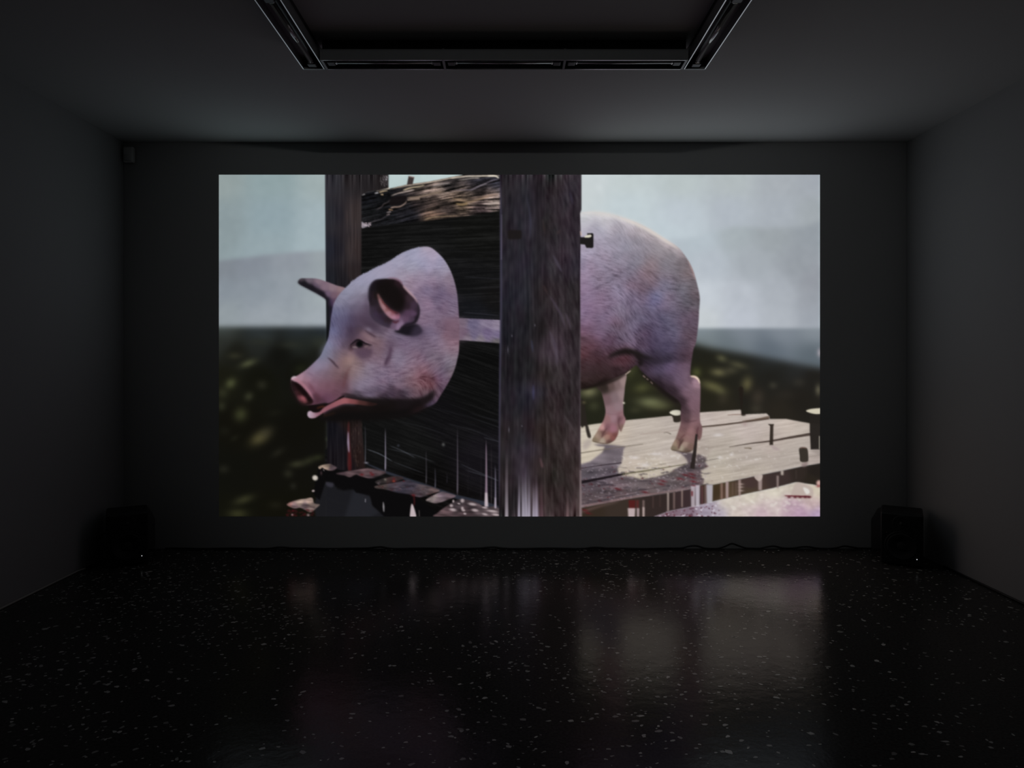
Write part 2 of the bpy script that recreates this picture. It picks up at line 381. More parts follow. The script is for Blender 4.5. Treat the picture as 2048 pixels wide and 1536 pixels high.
    # pegs and nails on the table
    peg = (40, 35, 31)
    shape([(1162, 852), (1160, 800), (1168, 802), (1170, 815), (1174, 842), (1178, 858), (1182, 874), (1176, 875), (1172, 862), (1170, 852)], peg, 1.0, .95)
    blob(1168, 805, 4, 3, (92, 86, 60), .6)
    shape([(1170, 882), (1183, 878), (1180, 892), (1168, 900), (1165, 892)], (170, 158, 152), 3, .8)
    shape([(1337, 826), (1343, 821), (1352, 820), (1362, 822), (1363, 832), (1361, 843), (1348, 844), (1345, 834)], (44, 38, 32), 0.8, .97)
    shape([(1339, 826), (1344, 821.5), (1353, 820), (1361, 822), (1361, 829), (1350, 831)], (224, 218, 200), 0.8, .97)
    shape([(1477, 776), (1486, 776), (1485, 800), (1484, 822), (1491, 827), (1490, 831), (1483, 831), (1482, 824), (1480, 800)], (34, 28, 24), 1.0, .9)
    blob(1489, 848, 5, 4, (164, 140, 138), .5, 30)
    shape([(1535.5, 848), (1548, 848), (1546.5, 852), (1546, 890), (1538.5, 890), (1540, 852)], (50, 42, 36), 0.7, .97, smooth=False)
    shape([(1540, 891), (1550, 893), (1560, 900), (1548, 899)], (168, 150, 150), 1.2, .7)
    shape([(1612, 821), (1645, 817), (1645, 899), (1621, 899), (1619, 860), (1619, 830)], (38, 34, 31), 0.8, .98, smooth=False)
    shape([(1612, 822.5), (1622, 818), (1645, 817), (1645, 826), (1630, 828)], (214, 206, 184), 0.7, .97)
    stroke([(1638.5, 872), (1638.5, 898)], 1.6, 1.6, (214, 206, 190), .8)
    shape([(1622, 902), (1645, 900), (1645, 914), (1634, 908)], (140, 130, 124), 2, .6)
    shape([(1598, 897), (1606, 894.5), (1614, 897), (1616, 910), (1615, 923), (1601, 923), (1599, 912)], (52, 46, 40), 0.7, .97)
    stroke([(1599, 897), (1606, 895), (1613, 897)], 2, 2, (128, 96, 86), .7)
    shape([(1603, 927), (1616, 925), (1611, 933), (1604, 933)], (128, 108, 108), 1.4, .7)
    # --- hind leg on the far side
    leg = [(1196, 770), (1249, 745), (1249.5, 776), (1247, 803), (1247, 827), (1251, 837), (1250.5, 843), (1245, 857), (1241.5, 864), (1238.5, 859), (1235, 871),
           (1227.5, 881.5), (1214, 886.6), (1200, 885.5), (1184.6, 881.5), (1192, 867), (1201, 851), (1208, 838), (1211, 823), (1208, 805), (1203, 786)]
    m, sl = fill(leg, 0.9)
    put(m, sl, field(sl, [(1210, 775, 46, 38, 34), (1222, 772, 92, 74, 72), (1236, 768, 118, 98, 98), (1246, 765, 150, 128, 126), (1215, 800, 112, 88, 92), (1230, 795, 124, 104, 108),
        (1244, 790, 146, 124, 126), (1220, 822, 138, 110, 116), (1238, 815, 140, 116, 122), (1213, 838, 142, 104, 106), (1228, 836, 150, 118, 126), (1244, 828, 140, 104, 110),
        (1205, 855, 196, 150, 146), (1213, 855, 118, 80, 88), (1226, 858, 152, 106, 118), (1240, 838, 108, 76, 82), (1248, 842, 150, 112, 116), (1244, 856, 122, 96, 88),
        (1196, 868, 148, 124, 108), (1190, 878, 138, 124, 104), (1206, 866, 104, 74, 70), (1218, 872, 148, 98, 92), (1230, 872, 112, 70, 66), (1206, 881, 160, 142, 126), (1222, 881, 88, 60, 56)], 34))
    shape([(1184.6, 881.5), (1192, 868), (1199, 863), (1203, 870), (1200, 879), (1196, 884)], [(1188, 880, 128, 112, 92), (1195, 870, 160, 138, 122), (1200, 868, 132, 104, 94)], 0.9, .9)
    shape([(1200, 885.5), (1205, 876), (1214, 869), (1227, 872), (1230, 878), (1222, 884), (1213, 886.6)], [(1205, 882, 168, 152, 136), (1214, 875, 160, 124, 112), (1226, 876, 128, 78, 74), (1218, 884, 92, 66, 60)], 0.9, .9)
    stroke([(1203, 876), (1207, 866), (1214, 856)], 1.6, 2.4, (84, 54, 54), .7, 1.0)
    stroke([(1239, 835), (1237, 846), (1240, 858)], 2.6, 2, (92, 60, 66), .7, 1.0)
    stroke([(1211, 826), (1228, 829), (1246, 824)], 1.2, 1.2, (112, 84, 90), .5, 1.0)
    blob(1247.5, 806, 2.4, 2, (222, 214, 196), .9)
    # --- body and near hind leg
    body = [(1120, 427), (1150, 425.5), (1184, 424), (1210, 427), (1233, 432), (1261, 441.5), (1288, 453), (1311, 467), (1331, 479.5), (1347, 489), (1361, 500), (1375, 519.7), (1385, 539),
            (1392.5, 562.5), (1398.8, 590), (1399.4, 605), (1398, 623), (1397.3, 640), (1395.5, 659), (1392, 684.5), (1387, 698), (1385, 708), (1383, 721.5), (1381, 737), (1381, 751),
            (1390.6, 753), (1397.5, 759), (1400.5, 772), (1400.5, 796), (1400, 815), (1399.5, 835), (1401, 846), (1404.5, 856), (1403, 872), (1399.5, 880), (1395, 880), (1390.6, 888),
            (1384.5, 901), (1371, 904), (1357, 901), (1342, 899), (1346, 887), (1351.5, 876), (1356.4, 862), (1361, 846), (1361, 827), (1362, 811), (1355, 800), (1338, 788),
            (1322, 776), (1308, 764.5), (1295, 754), (1284, 744), (1272.5, 731), (1261, 739), (1247, 749), (1229, 757), (1204, 766.5), (1184, 774), (1150, 780), (1120, 780)]
    m, sl = fill(body, 0.9)
    cf = field(sl, [
        (1170, 430, 206, 208, 204), (1210, 434, 206, 205, 202), (1250, 442, 200, 196, 196), (1170, 445, 188, 186, 196), (1210, 446, 184, 180, 190), (1190, 460, 168, 162, 180), (1240, 455, 166, 158, 172),
        (1290, 462, 178, 170, 172), (1330, 484, 182, 168, 166), (1355, 502, 170, 158, 160), (1170, 500, 162, 152, 172), (1200, 490, 158, 150, 168), (1240, 485, 152, 146, 162), (1280, 490, 146, 140, 152),
        (1320, 500, 146, 138, 146), (1345, 515, 134, 126, 134), (1170, 540, 146, 128, 152), (1200, 525, 148, 136, 156), (1240, 520, 140, 134, 150), (1275, 520, 132, 126, 140), (1300, 530, 138, 120, 124),
        (1330, 535, 126, 118, 128), (1362, 530, 118, 110, 116), (1380, 545, 124, 108, 110), (1170, 580, 140, 120, 146), (1205, 560, 132, 114, 132), (1240, 550, 120, 114, 134), (1270, 560, 118, 108, 126),
        (1297, 555, 126, 104, 112), (1290, 575, 110, 92, 106), (1330, 570, 118, 110, 130), (1365, 570, 112, 104, 114), (1388, 575, 108, 98, 104), (1170, 615, 134, 112, 140), (1205, 600, 130, 110, 134),
        (1240, 585, 134, 122, 144), (1265, 600, 112, 100, 124), (1310, 598, 104, 104, 142), (1345, 600, 112, 104, 122), (1375, 605, 96, 88, 98), (1393, 605, 94, 84, 90), (1170, 640, 126, 106, 132),
        (1215, 635, 118, 104, 130), (1245, 630, 122, 104, 120), (1280, 635, 98, 92, 114), (1320, 635, 94, 86, 110), (1350, 640, 94, 88, 108), (1380, 640, 96, 78, 96), (1394, 645, 92, 78, 90),
        (1168, 662, 116, 90, 114), (1195, 668, 112, 92, 116), (1235, 660, 102, 86, 100), (1262, 655, 108, 102, 122), (1290, 665, 84, 70, 94), (1320, 665, 84, 78, 104), (1350, 668, 92, 90, 112), (1380, 670, 92, 72, 82),
        (1166, 682, 92, 62, 70), (1185, 690, 92, 62, 74), (1215, 685, 92, 68, 92), (1240, 680, 94, 76, 96), (1260, 685, 104, 96, 114), (1285, 685, 80, 62, 82), (1310, 690, 72, 66, 92), (1340, 695, 74, 70, 96), (1370, 695, 84, 66, 82),
        (1388, 690, 98, 78, 86), (1166, 705, 88, 56, 62), (1190, 710, 66, 46, 54), (1220, 700, 78, 60, 72), (1310, 708, 60, 52, 70), (1340, 715, 62, 54, 74), (1366, 715, 72, 54, 66), (1380, 715, 84, 62, 70),
        (1168, 730, 62, 44, 48), (1200, 735, 58, 40, 44), (1230, 722, 74, 46, 52), (1250, 722, 78, 46, 54), (1262, 730, 62, 42, 46), (1168, 755, 54, 40, 42), (1200, 752, 52, 38, 40), (1235, 742, 50, 36, 38), (1168, 774, 34, 25, 22), (1205, 764, 32, 24, 22),
        (1285, 735, 58, 46, 58), (1310, 740, 76, 66, 92), (1340, 735, 96, 80, 108), (1368, 735, 104, 82, 100), (1330, 760, 76, 64, 84), (1360, 765, 100, 84, 106), (1378, 755, 112, 88, 102),
        (1320, 770, 44, 34, 40), (1345, 783, 62, 48, 58), (1375, 785, 116, 92, 106), (1394, 765, 158, 130, 132), (1394, 790, 122, 94, 104), (1362, 803, 66, 48, 56), (1385, 810, 118, 90, 102), (1370, 822, 80, 60, 68),
        (1394, 830, 116, 90, 98), (1372, 838, 84, 62, 68), (1388, 845, 130, 100, 104), (1368, 856, 116, 80, 84), (1382, 862, 142, 108, 112), (1396, 858, 112, 80, 84), (1360, 868, 128, 92, 90), (1375, 876, 138, 104, 104),
        (1350, 888, 148, 132, 112), (1346, 897, 130, 118, 98), (1360, 884, 96, 68, 64), (1368, 890, 152, 136, 120), (1384, 888, 128, 96, 94), (1366, 899, 146, 134, 114), (1382, 898, 96, 74, 66), (1402, 868, 118, 88, 82)], 34, 2.0, 500, 1.0)
    th = field(sl, [(1170, 460, .1, 0, 0), (1200, 470, .5, 0, 0), (1260, 470, 1.0, 0, 0), (1330, 500, .5, 0, 0), (1170, 540, .05, 0, 0), (1205, 545, .25, 0, 0), (1215, 565, -.2, 0, 0), (1240, 580, .75, 0, 0), (1290, 560, .6, 0, 0), (1360, 560, .2, 0, 0),
        (1170, 600, -.1, 0, 0), (1215, 600, .1, 0, 0), (1250, 620, 1.2, 0, 0), (1300, 600, .5, 0, 0), (1360, 600, .2, 0, 0), (1200, 650, .1, 0, 0), (1240, 650, 1.2, 0, 0), (1290, 660, .7, 0, 0), (1350, 660, .25, 0, 0), (1260, 690, .8, 0, 0)], 200)[..., 0]
    tf = np.zeros((FH, FW), np.float32); tf[sl] = th
    hair = along(tf, 4.2, 71, 0.7)[sl]
    hair = np.where(hair < 0, hair * 1.25, hair * .8)
    amp = field(sl, [(1170, 440, 3, 0, 0), (1260, 470, 6, 0, 0), (1200, 540, 9, 0, 0), (1230, 580, 13, 0, 0), (1170, 600, 6, 0, 0), (1300, 560, 8, 0, 0), (1350, 590, 9, 0, 0), (1350, 640, 7, 0, 0), (1240, 650, 9, 0, 0), (1180, 650, 6, 0, 0), (1260, 690, 11, 0, 0),
        (1180, 700, 5, 0, 0), (1200, 750, 2, 0, 0), (1320, 700, 4, 0, 0), (1360, 770, 2.5, 0, 0), (1385, 850, 2, 0, 0), (1340, 500, 5, 0, 0)], 300)[..., 0]
    patch = grain(7, 6, 73)[sl]
    tone = (hair * amp * 0.72 + patch * amp * 0.22)[..., None] * np.array((1.0, 0.97, 1.05), np.float32)
    tint = grain(9, 8, 74)[sl][..., None] * np.array((1.2, -.5, -.7), np.float32) * (amp / 8)[..., None]
    put(m, sl, cf + tone + tint)
    # rim light along the back, folds, tendon
    rim = [(1161, 427.5), (1184, 426.5), (1210, 429), (1233, 434.5), (1261, 444), (1288, 456), (1311, 469.5), (1331, 482), (1347, 492), (1359, 501)]
    stroke(rim, 9, 3, (214, 210, 206), .7, 2.6, 8)
    stroke(rim[3:], 2, 2, (224, 212, 204), .7, 1.8, 5)
    stroke([(1374, 519), (1384, 540), (1391, 563)], 1.0, 0.8, (186, 150, 146), .6, 0.8, 2.2)
    stroke([(1212, 718), (1222, 712), (1235, 706.5), (1253, 703), (1272, 706.5), (1290, 715), (1310, 719)], 2, 5, (24, 20, 19), .95, 3.2, 14)
    stroke([(1270, 710), (1282, 722), (1277, 734)], 6, 6, (24, 19, 18), .85, 2.5, 12)
    stroke([(1280, 720), (1310, 724), (1345, 716)], 16, 4, (32, 27, 34), .7, 6, 16)
    stroke([(1290, 745), (1320, 768), (1350, 793), (1372, 830)], 10, 8, (36, 26, 30), .6, 8, 24)
    shape([(1225, 722), (1240, 714), (1256, 712), (1270, 718), (1272, 727), (1260, 734), (1240, 732), (1228, 729)], (88, 54, 62), 4, .4)
    stroke([(1160, 780), (1200, 769), (1235, 757), (1258, 742)], 6, 3, (26, 20, 18), .8, 2.0, 7)
    stroke([(1250, 750), (1256, 745.5), (1262, 741)], 1, 1, (206, 182, 172), .9, 0.6, 2.2)
    for q in [((1286, 751), (1291, 755.5)), ((1293, 757), (1297, 760)), ((1301, 763), (1305.5, 768))]:
        stroke(q, 2.6, 2.0, (214, 182, 170), .95, 0.6)
    stroke([(1276, 738), (1295, 757), (1322, 779), (1345, 797), (1358, 806)], 4, 6, (26, 20, 20), .75, 2.2, 8)
    stroke([(1380, 752.5), (1390, 754), (1396.5, 759.5), (1399.5, 768)], 3, 1.5, (240, 214, 192), .9, 1.0, 4.5)
    stroke([(1380, 738), (1378, 755), (1386, 775)], 1.5, 1.5, (80, 58, 72), .4, 2.0, 4)
    stroke([(1366, 841), (1380, 843), (1396, 840)], 2, 1, (72, 50, 56), .6, 1.4, 3)
    stroke([(1357, 886), (1364, 874), (1372, 868)], 2, 2, (92, 56, 60), .6, 1.2, 3)
    stroke([(1397, 853), (1394, 864), (1397, 876)], 2, 2, (86, 52, 58), .7, 1.0, 3.5)
    shape([(1342, 899), (1346, 888), (1352, 879), (1358, 882), (1358, 892), (1355, 901)], [(1346, 897, 118, 106, 88), (1351, 886, 156, 136, 116), (1356, 885, 118, 88, 82)], 0.9, .9)
    shape([(1357, 901), (1361, 891), (1369, 884), (1380, 886), (1388, 891), (1384, 901), (1371, 904)], [(1362, 896, 162, 150, 132), (1370, 888, 158, 134, 124), (1380, 893, 120, 94, 86), (1372, 902, 92, 76, 66)], 0.9, .9)
    stroke([(1357, 899), (1360, 889), (1367, 878)], 2.5, 2.5, (76, 50, 48), .75, 1.2, 3.6)
    stroke([(1343, 899.5), (1357, 902), (1371, 904.5), (1383, 901)], 1.5, 2.0, (58, 44, 38), .7, 0.9, 2.4)
    stroke([(1185, 882), (1199, 886), (1214, 887), (1226, 882.5)], 1.2, 1.2, (66, 50, 44), .7, 0.8, 2)
    stroke([(1393, 868), (1389.5, 902), (1384, 937)], 4, 10, (42, 35, 33), .97, 0.7, cap=False)
    stroke([(1396, 880), (1394, 905), (1391, 925)], 1.0, 1.0, (206, 178, 164), .5, 0.8)
    # --- black plank wall of the pillory
    wall = [(716, 388), (760, 384), (800, 380), (900, 360), (1004, 352), (1004, 1040), (655, 1040), (650, 900), (716, 840)]
    m, sl = fill(wall, 0.6, smooth=False)
    cf = field(sl, [(740, 480, 17, 17, 17), (850, 470, 19, 19, 19), (960, 470, 19, 19, 18), (940, 560, 20, 20, 21), (980, 600, 22, 21, 21), (960, 620, 24, 25, 29), (960, 720, 15, 15, 15), (960, 800, 16, 16, 16),
        (900, 850, 18, 17, 19), (760, 870, 18, 18, 18), (830, 900, 19, 19, 19), (960, 920, 22, 20, 24), (850, 960, 12, 11, 11), (720, 1000, 14, 13, 14), (900, 1020, 14, 12, 12)], 400)
    rowl = along((np.clip((FY - 620) / 330, -.05, .34)).astype(np.float32), 42, 81, 0.8)[sl]
    put(m, sl, np.clip(cf + (np.clip(rowl, -.8, 3) * (4.4 - 1.4 * np.clip((FY[sl] - 690) / 100, 0, 1)))[..., None], 4, 80))
    for p, a in [([(928, 554), (970, 557), (1000, 558)], .5), ([(925, 625), (960, 628), (1000, 632)], .7), ([(925, 632), (1000, 636)], .3), ([(880, 500), (960, 505), (1000, 508)], .2), ([(960, 575), (1000, 574)], .3),
                 ([(940, 826), (970, 835), (1000, 842)], .4), ([(860, 815), (930, 832), (1000, 855)], .25)]:
        stroke(p, 1, 1.4, (62, 62, 72), a, 0.8)
    # --- weathered log on top
    log = [(722, 391), (735, 386), (757, 381), (778, 378.5), (813, 370.5), (856, 364.5), (895, 357), (925, 350.5), (945, 346), (1004, 346), (1004, 421), (954, 430), (895, 437), (848, 443), (797, 448), (758, 453), (724, 456)]
    m, sl = fill(log, 0.6, smooth=False)
    cf = field(sl, [(735, 395, 22, 22, 28), (760, 400, 22, 23, 26), (740, 425, 24, 25, 27), (780, 430, 25, 26, 30), (820, 430, 26, 26, 32), (735, 445, 28, 27, 30), (850, 390, 96, 80, 72), (880, 385, 118, 100, 88), (905, 392, 120, 96, 80),
        (840, 375, 40, 34, 32), (900, 372, 44, 40, 42), (960, 365, 38, 38, 48), (990, 362, 46, 46, 58), (960, 380, 44, 36, 34), (980, 392, 110, 90, 80), (940, 400, 116, 96, 82), (985, 405, 128, 112, 104), (920, 408, 96, 78, 58),
        (870, 405, 66, 52, 48), (840, 408, 42, 34, 34), (900, 420, 54, 44, 44), (960, 420, 66, 52, 54), (860, 432, 88, 66, 52), (900, 432, 60, 48, 42), (800, 415, 28, 26, 30)], 60, 2.2, 300, .8)
    la = along((-0.22 + 0.25 * np.clip((FX - 860) / 120, 0, 1) * np.clip((FY - 380) / 30, 0, 1)).astype(np.float32), 20, 91, 0.8)[sl]
    put(m, sl, np.clip(cf * .84 * (1 + 0.42 * la[..., None]), 8, 205))
    hi = (224, 204, 184)
    for p, w0, w1, c, a in [
        ([(778, 380), (813, 372), (856, 366), (895, 358.5), (925, 352)], 2, 2.5, hi, .9), ([(752, 383), (766, 379), (780, 377)], 2, 4, hi, .95), ([(758, 386), (768, 383), (776, 382)], 3, 2, (210, 184, 148), .9),
        ([(724, 391), (730, 388)], 2, 3.5, (196, 190, 190), .9), ([(750, 388), (757, 386)], 2, 3, (200, 196, 200), .9), ([(762, 390), (767, 390)], 2, 3, (214, 186, 148), .9),
        ([(782, 393), (795, 388), (812, 384), (830, 380)], 1.4, 3.4, (206, 186, 176), .92), ([(806, 382), (820, 377), (838, 374), (850, 371)], 3, 2, (222, 202, 172), .92),
        ([(830, 379), (850, 374), (880, 369), (905, 365)], 1, 2, (150, 132, 124), .7), ([(865, 373), (880, 370), (900, 367)], 2, 2, (190, 178, 176), .8),
        ([(900, 358), (930, 354), (1000, 352)], 2, 4, (222, 208, 190), .9), ([(915, 362), (940, 358), (960, 357)], 1, 3, (196, 184, 174), .8), ([(975, 353), (990, 353), (998, 357)], 2, 4, (232, 222, 204), .95),
        ([(905, 382), (925, 381), (945, 380), (960, 373), (985, 362), (998, 360)], 1.6, 2.6, (128, 118, 130), .8), ([(940, 382), (960, 372), (975, 368)], 1.5, 2, (150, 140, 148), .8),
        ([(814, 397), (830, 396), (850, 392), (870, 387), (890, 384)], 5, 4, (158, 136, 118), .7), ([(815, 401), (840, 398)], 3, 5, (172, 148, 130), .7),
        ([(905, 398), (925, 402), (940, 404), (960, 399), (985, 391)], 5, 4, (166, 138, 112), .65), ([(912, 408), (925, 410), (936, 407)], 4, 5, (150, 124, 86), .7), ([(940, 398), (965, 394), (998, 389)], 2, 4, (150, 124, 110), .7),
        ([(965, 409), (980, 408), (999, 405)], 2, 6, (184, 168, 160), .75), ([(970, 418), (999, 417)], 2, 3.5, (176, 154, 150), .8), ([(955, 424), (985, 424)], 1.5, 1.5, (110, 92, 96), .7),
        ([(848, 441), (862, 436.5), (890, 433.5), (920, 432)], 2.4, 1.4, (178, 150, 122), .92), ([(846, 434), (870, 429), (895, 427.5)], 1.2, 1.2, (150, 112, 92), .8), ([(845, 431), (860, 427)], 1, 1.5, (128, 104, 98), .7),
        ([(781, 417), (788, 415), (800, 414), (810, 408), (814, 402)], 3, 1.4, (188, 158, 142), .92), ([(778, 420), (786, 421)], 2.5, 2, (186, 146, 112), .9), ([(774, 426), (782, 424)], 1.5, 2.5, (170, 152, 150), .9), ([(773, 431), (780, 429)], 1.2, 2.5, (168, 150, 150), .9),
        ([(752, 421), (763, 415), (768, 409), (776, 405), (782, 400)], 1.5, 1, (126, 110, 112), .8), ([(760, 441), (772, 434), (778, 430)], 1, 1, (96, 86, 92), .8),
        ([(740, 447), (752, 442), (762, 440)], 1.4, 1, (96, 88, 92), .7)]:
        stroke(p, w0 * .95, w1 * .95, c, a * .95, 0.85)
    shape([(782, 398), (800, 392), (812, 393), (812, 402), (803, 408), (790, 412), (780, 410)], (22, 18, 19), 1.0, .92)
    shape([(723, 444), (731, 448), (738, 449), (742, 446), (738, 452), (726, 457), (723, 455)], (150, 142, 152), 0.8, .9)
    for _ in range(26):
        blob(724 + rr.random() * 20, 446 + rr.random() * 8, 1.2, 0.9, (190, 172, 180), .7)
    shape([(817.5, 353), (829, 355.5), (825.5, 369.5), (814, 370.5)], (56, 46, 46), 0.6, .97, smooth=False)
    stroke([(818, 353.5), (829, 356)], 2.0, 2.0, (158, 134, 130), .9)
    # --- left post
    post = [(650.5, 346), (777.5, 346), (777.5, 377), (760, 381.5), (735, 386), (723.5, 391), (723, 640), (724, 850), (731, 940), (655.5, 940), (654, 760), (652.7, 640), (651.5, 500)]
    m, sl = fill(post, 0.7, smooth=False)
    cf = field(sl, [(655, 360, 48, 46, 52), (672, 360, 44, 43, 48), (700, 360, 44, 40, 42), (730, 360, 36, 33, 35), (765, 365, 32, 28, 29), (660, 430, 40, 40, 46), (680, 430, 38, 36, 42), (698, 430, 54, 47, 48), (714, 430, 56, 48, 48),
        (660, 500, 34, 35, 44), (680, 500, 34, 32, 38), (700, 500, 50, 43, 44), (714, 500, 52, 43, 43), (660, 560, 30, 31, 37), (684, 560, 30, 28, 32), (710, 550, 42, 35, 36), (657, 620, 24, 25, 29), (656, 680, 18, 19, 22),
        (660, 860, 20, 19, 24), (680, 880, 22, 20, 25), (690, 920, 22, 19, 23), (712, 870, 40, 30, 30), (718, 910, 38, 27, 26), (705, 840, 32, 24, 23)], 80)
    vg = grain(0.9, 22, 101)[sl]
    put(m, sl, np.clip(cf + (vg * 3.6)[..., None], 6, 110))
    for _ in range(46):
        x, y = 760 + rr.random() * 17, 352 + rr.random() * 22
        blob(x, y, .8, 1.8, (110, 102, 106), .5)
    for y in (355, 360):
        blob(773 + y % 3, y, 1.4, 1.8, (176, 172, 176), .8)
    for x, y0, y1, a in ((694, 420, 470, .35), (704, 400, 520, .3), (711, 440, 500, .4), (699, 470, 560, .3)):
        stroke([(x, y0), (x + 1, (y0 + y1) / 2), (x + .5, y1)], .6, .6, (98, 82, 80), a, .7, 1.6)
    stroke([(698, 835), (697.5, 870), (699, 905), (698, 942)], 2, 8, (84, 36, 36), .75, 1.2, 5)
    stroke([(697, 862), (697, 885), (698.5, 906)], 1.2, 2, (150, 138, 162), .85, 0.9, 4.2)
    stroke([(698.5, 903), (701, 925), (700, 943)], 3, 7, (74, 24, 26), .75, 1.2)
    for _ in range(30):
        blob(704 + rr.random() * 20, 835 + rr.random() * 100, .8, 3, (74, 58, 52), .45)
    # --- neck seen through the slot
    m, sl = fill([(905, 634), (919, 636.5), (960, 638.5), (1003, 640.5), (1003, 687), (960, 683.5), (921, 680.5), (905, 684)], 0.7, smooth=False)
    cf = field(sl, [(925, 645, 118, 104, 120), (925, 665, 106, 86, 106), (945, 650, 104, 96, 122), (950, 670, 108, 98, 124), (975, 645, 128, 116, 138), (975, 668, 112, 98, 128), (995, 650, 134, 122, 142), (995, 672, 116, 104, 134), (960, 680, 128, 118, 128), (995, 683, 104, 98, 100), (935, 678, 122, 108, 122)], 40)
    hr2 = along(np.full((FH, FW), 0.35, np.float32), 7, 111, 0.8)[sl]
    put(m, sl, cf + (hr2 * 5)[..., None])
    # --- far ear, then the head
    shape([(597, 563), (602, 557.5), (617, 557), (635, 558), (653, 563.6), (674, 571.5), (694, 579), (690, 600), (672, 640), (662, 640), (658, 613), (653, 600), (637, 589), (615.5, 577.5), (599, 568.5)],
          [(602, 561, 72, 64, 72), (618, 560, 104, 92, 104), (608, 568, 26, 25, 30), (625, 577, 28, 25, 32), (637, 564, 128, 108, 120), (632, 572, 96, 80, 98), (645, 590, 36, 30, 42), (650, 575, 126, 104, 118), (665, 576, 134, 112, 122),
           (682, 580, 138, 112, 118), (655, 590, 110, 90, 112), (668, 592, 112, 88, 102), (680, 590, 118, 92, 102), (654, 600, 28, 26, 36), (662, 605, 62, 48, 74), (670, 603, 88, 66, 86), (659, 620, 28, 24, 38), (664, 625, 40, 32, 56)], 0.8)
    shape([(597, 563), (606, 564), (622, 570), (640, 580), (652, 590), (660, 604), (664, 625), (662, 640), (658, 613), (653, 600), (637, 589), (615.5, 577.5), (599, 568.5)], (26, 23, 29), 2.2, .95)
    head = [(852, 494), (862, 496), (872, 503), (885.5, 516), (897, 533), (905, 551), (911, 570.5), (915, 592), (917, 617), (918.5, 640), (919, 660), (918.7, 682), (918, 702), (915, 718), (910, 737), (903, 754), (893, 772), (882, 790),
            (873, 804), (862, 811), (846, 818), (826, 826), (800, 831), (760, 833), (720, 834), (690, 836), (664, 836), (650, 832), (648, 822), (655, 806), (636, 808), (625, 810), (612, 810.5), (604, 808.5), (596, 801.6), (590, 790), (584.5, 778), (582.5, 768),
            (582.5, 759), (584.5, 755.5), (592, 753), (601, 748), (615, 738), (632, 722), (642, 710.5), (650, 693), (656.7, 677), (659.6, 660), (661.5, 642), (664.5, 624.5), (668, 608), (677, 592), (690, 577.5), (706, 563),
            (719.5, 553), (739, 543), (753, 535.5), (768, 529), (786, 518.5), (803.5, 507), (821, 500), (837, 495.5)]
    m, sl = fill(head, 0.8)
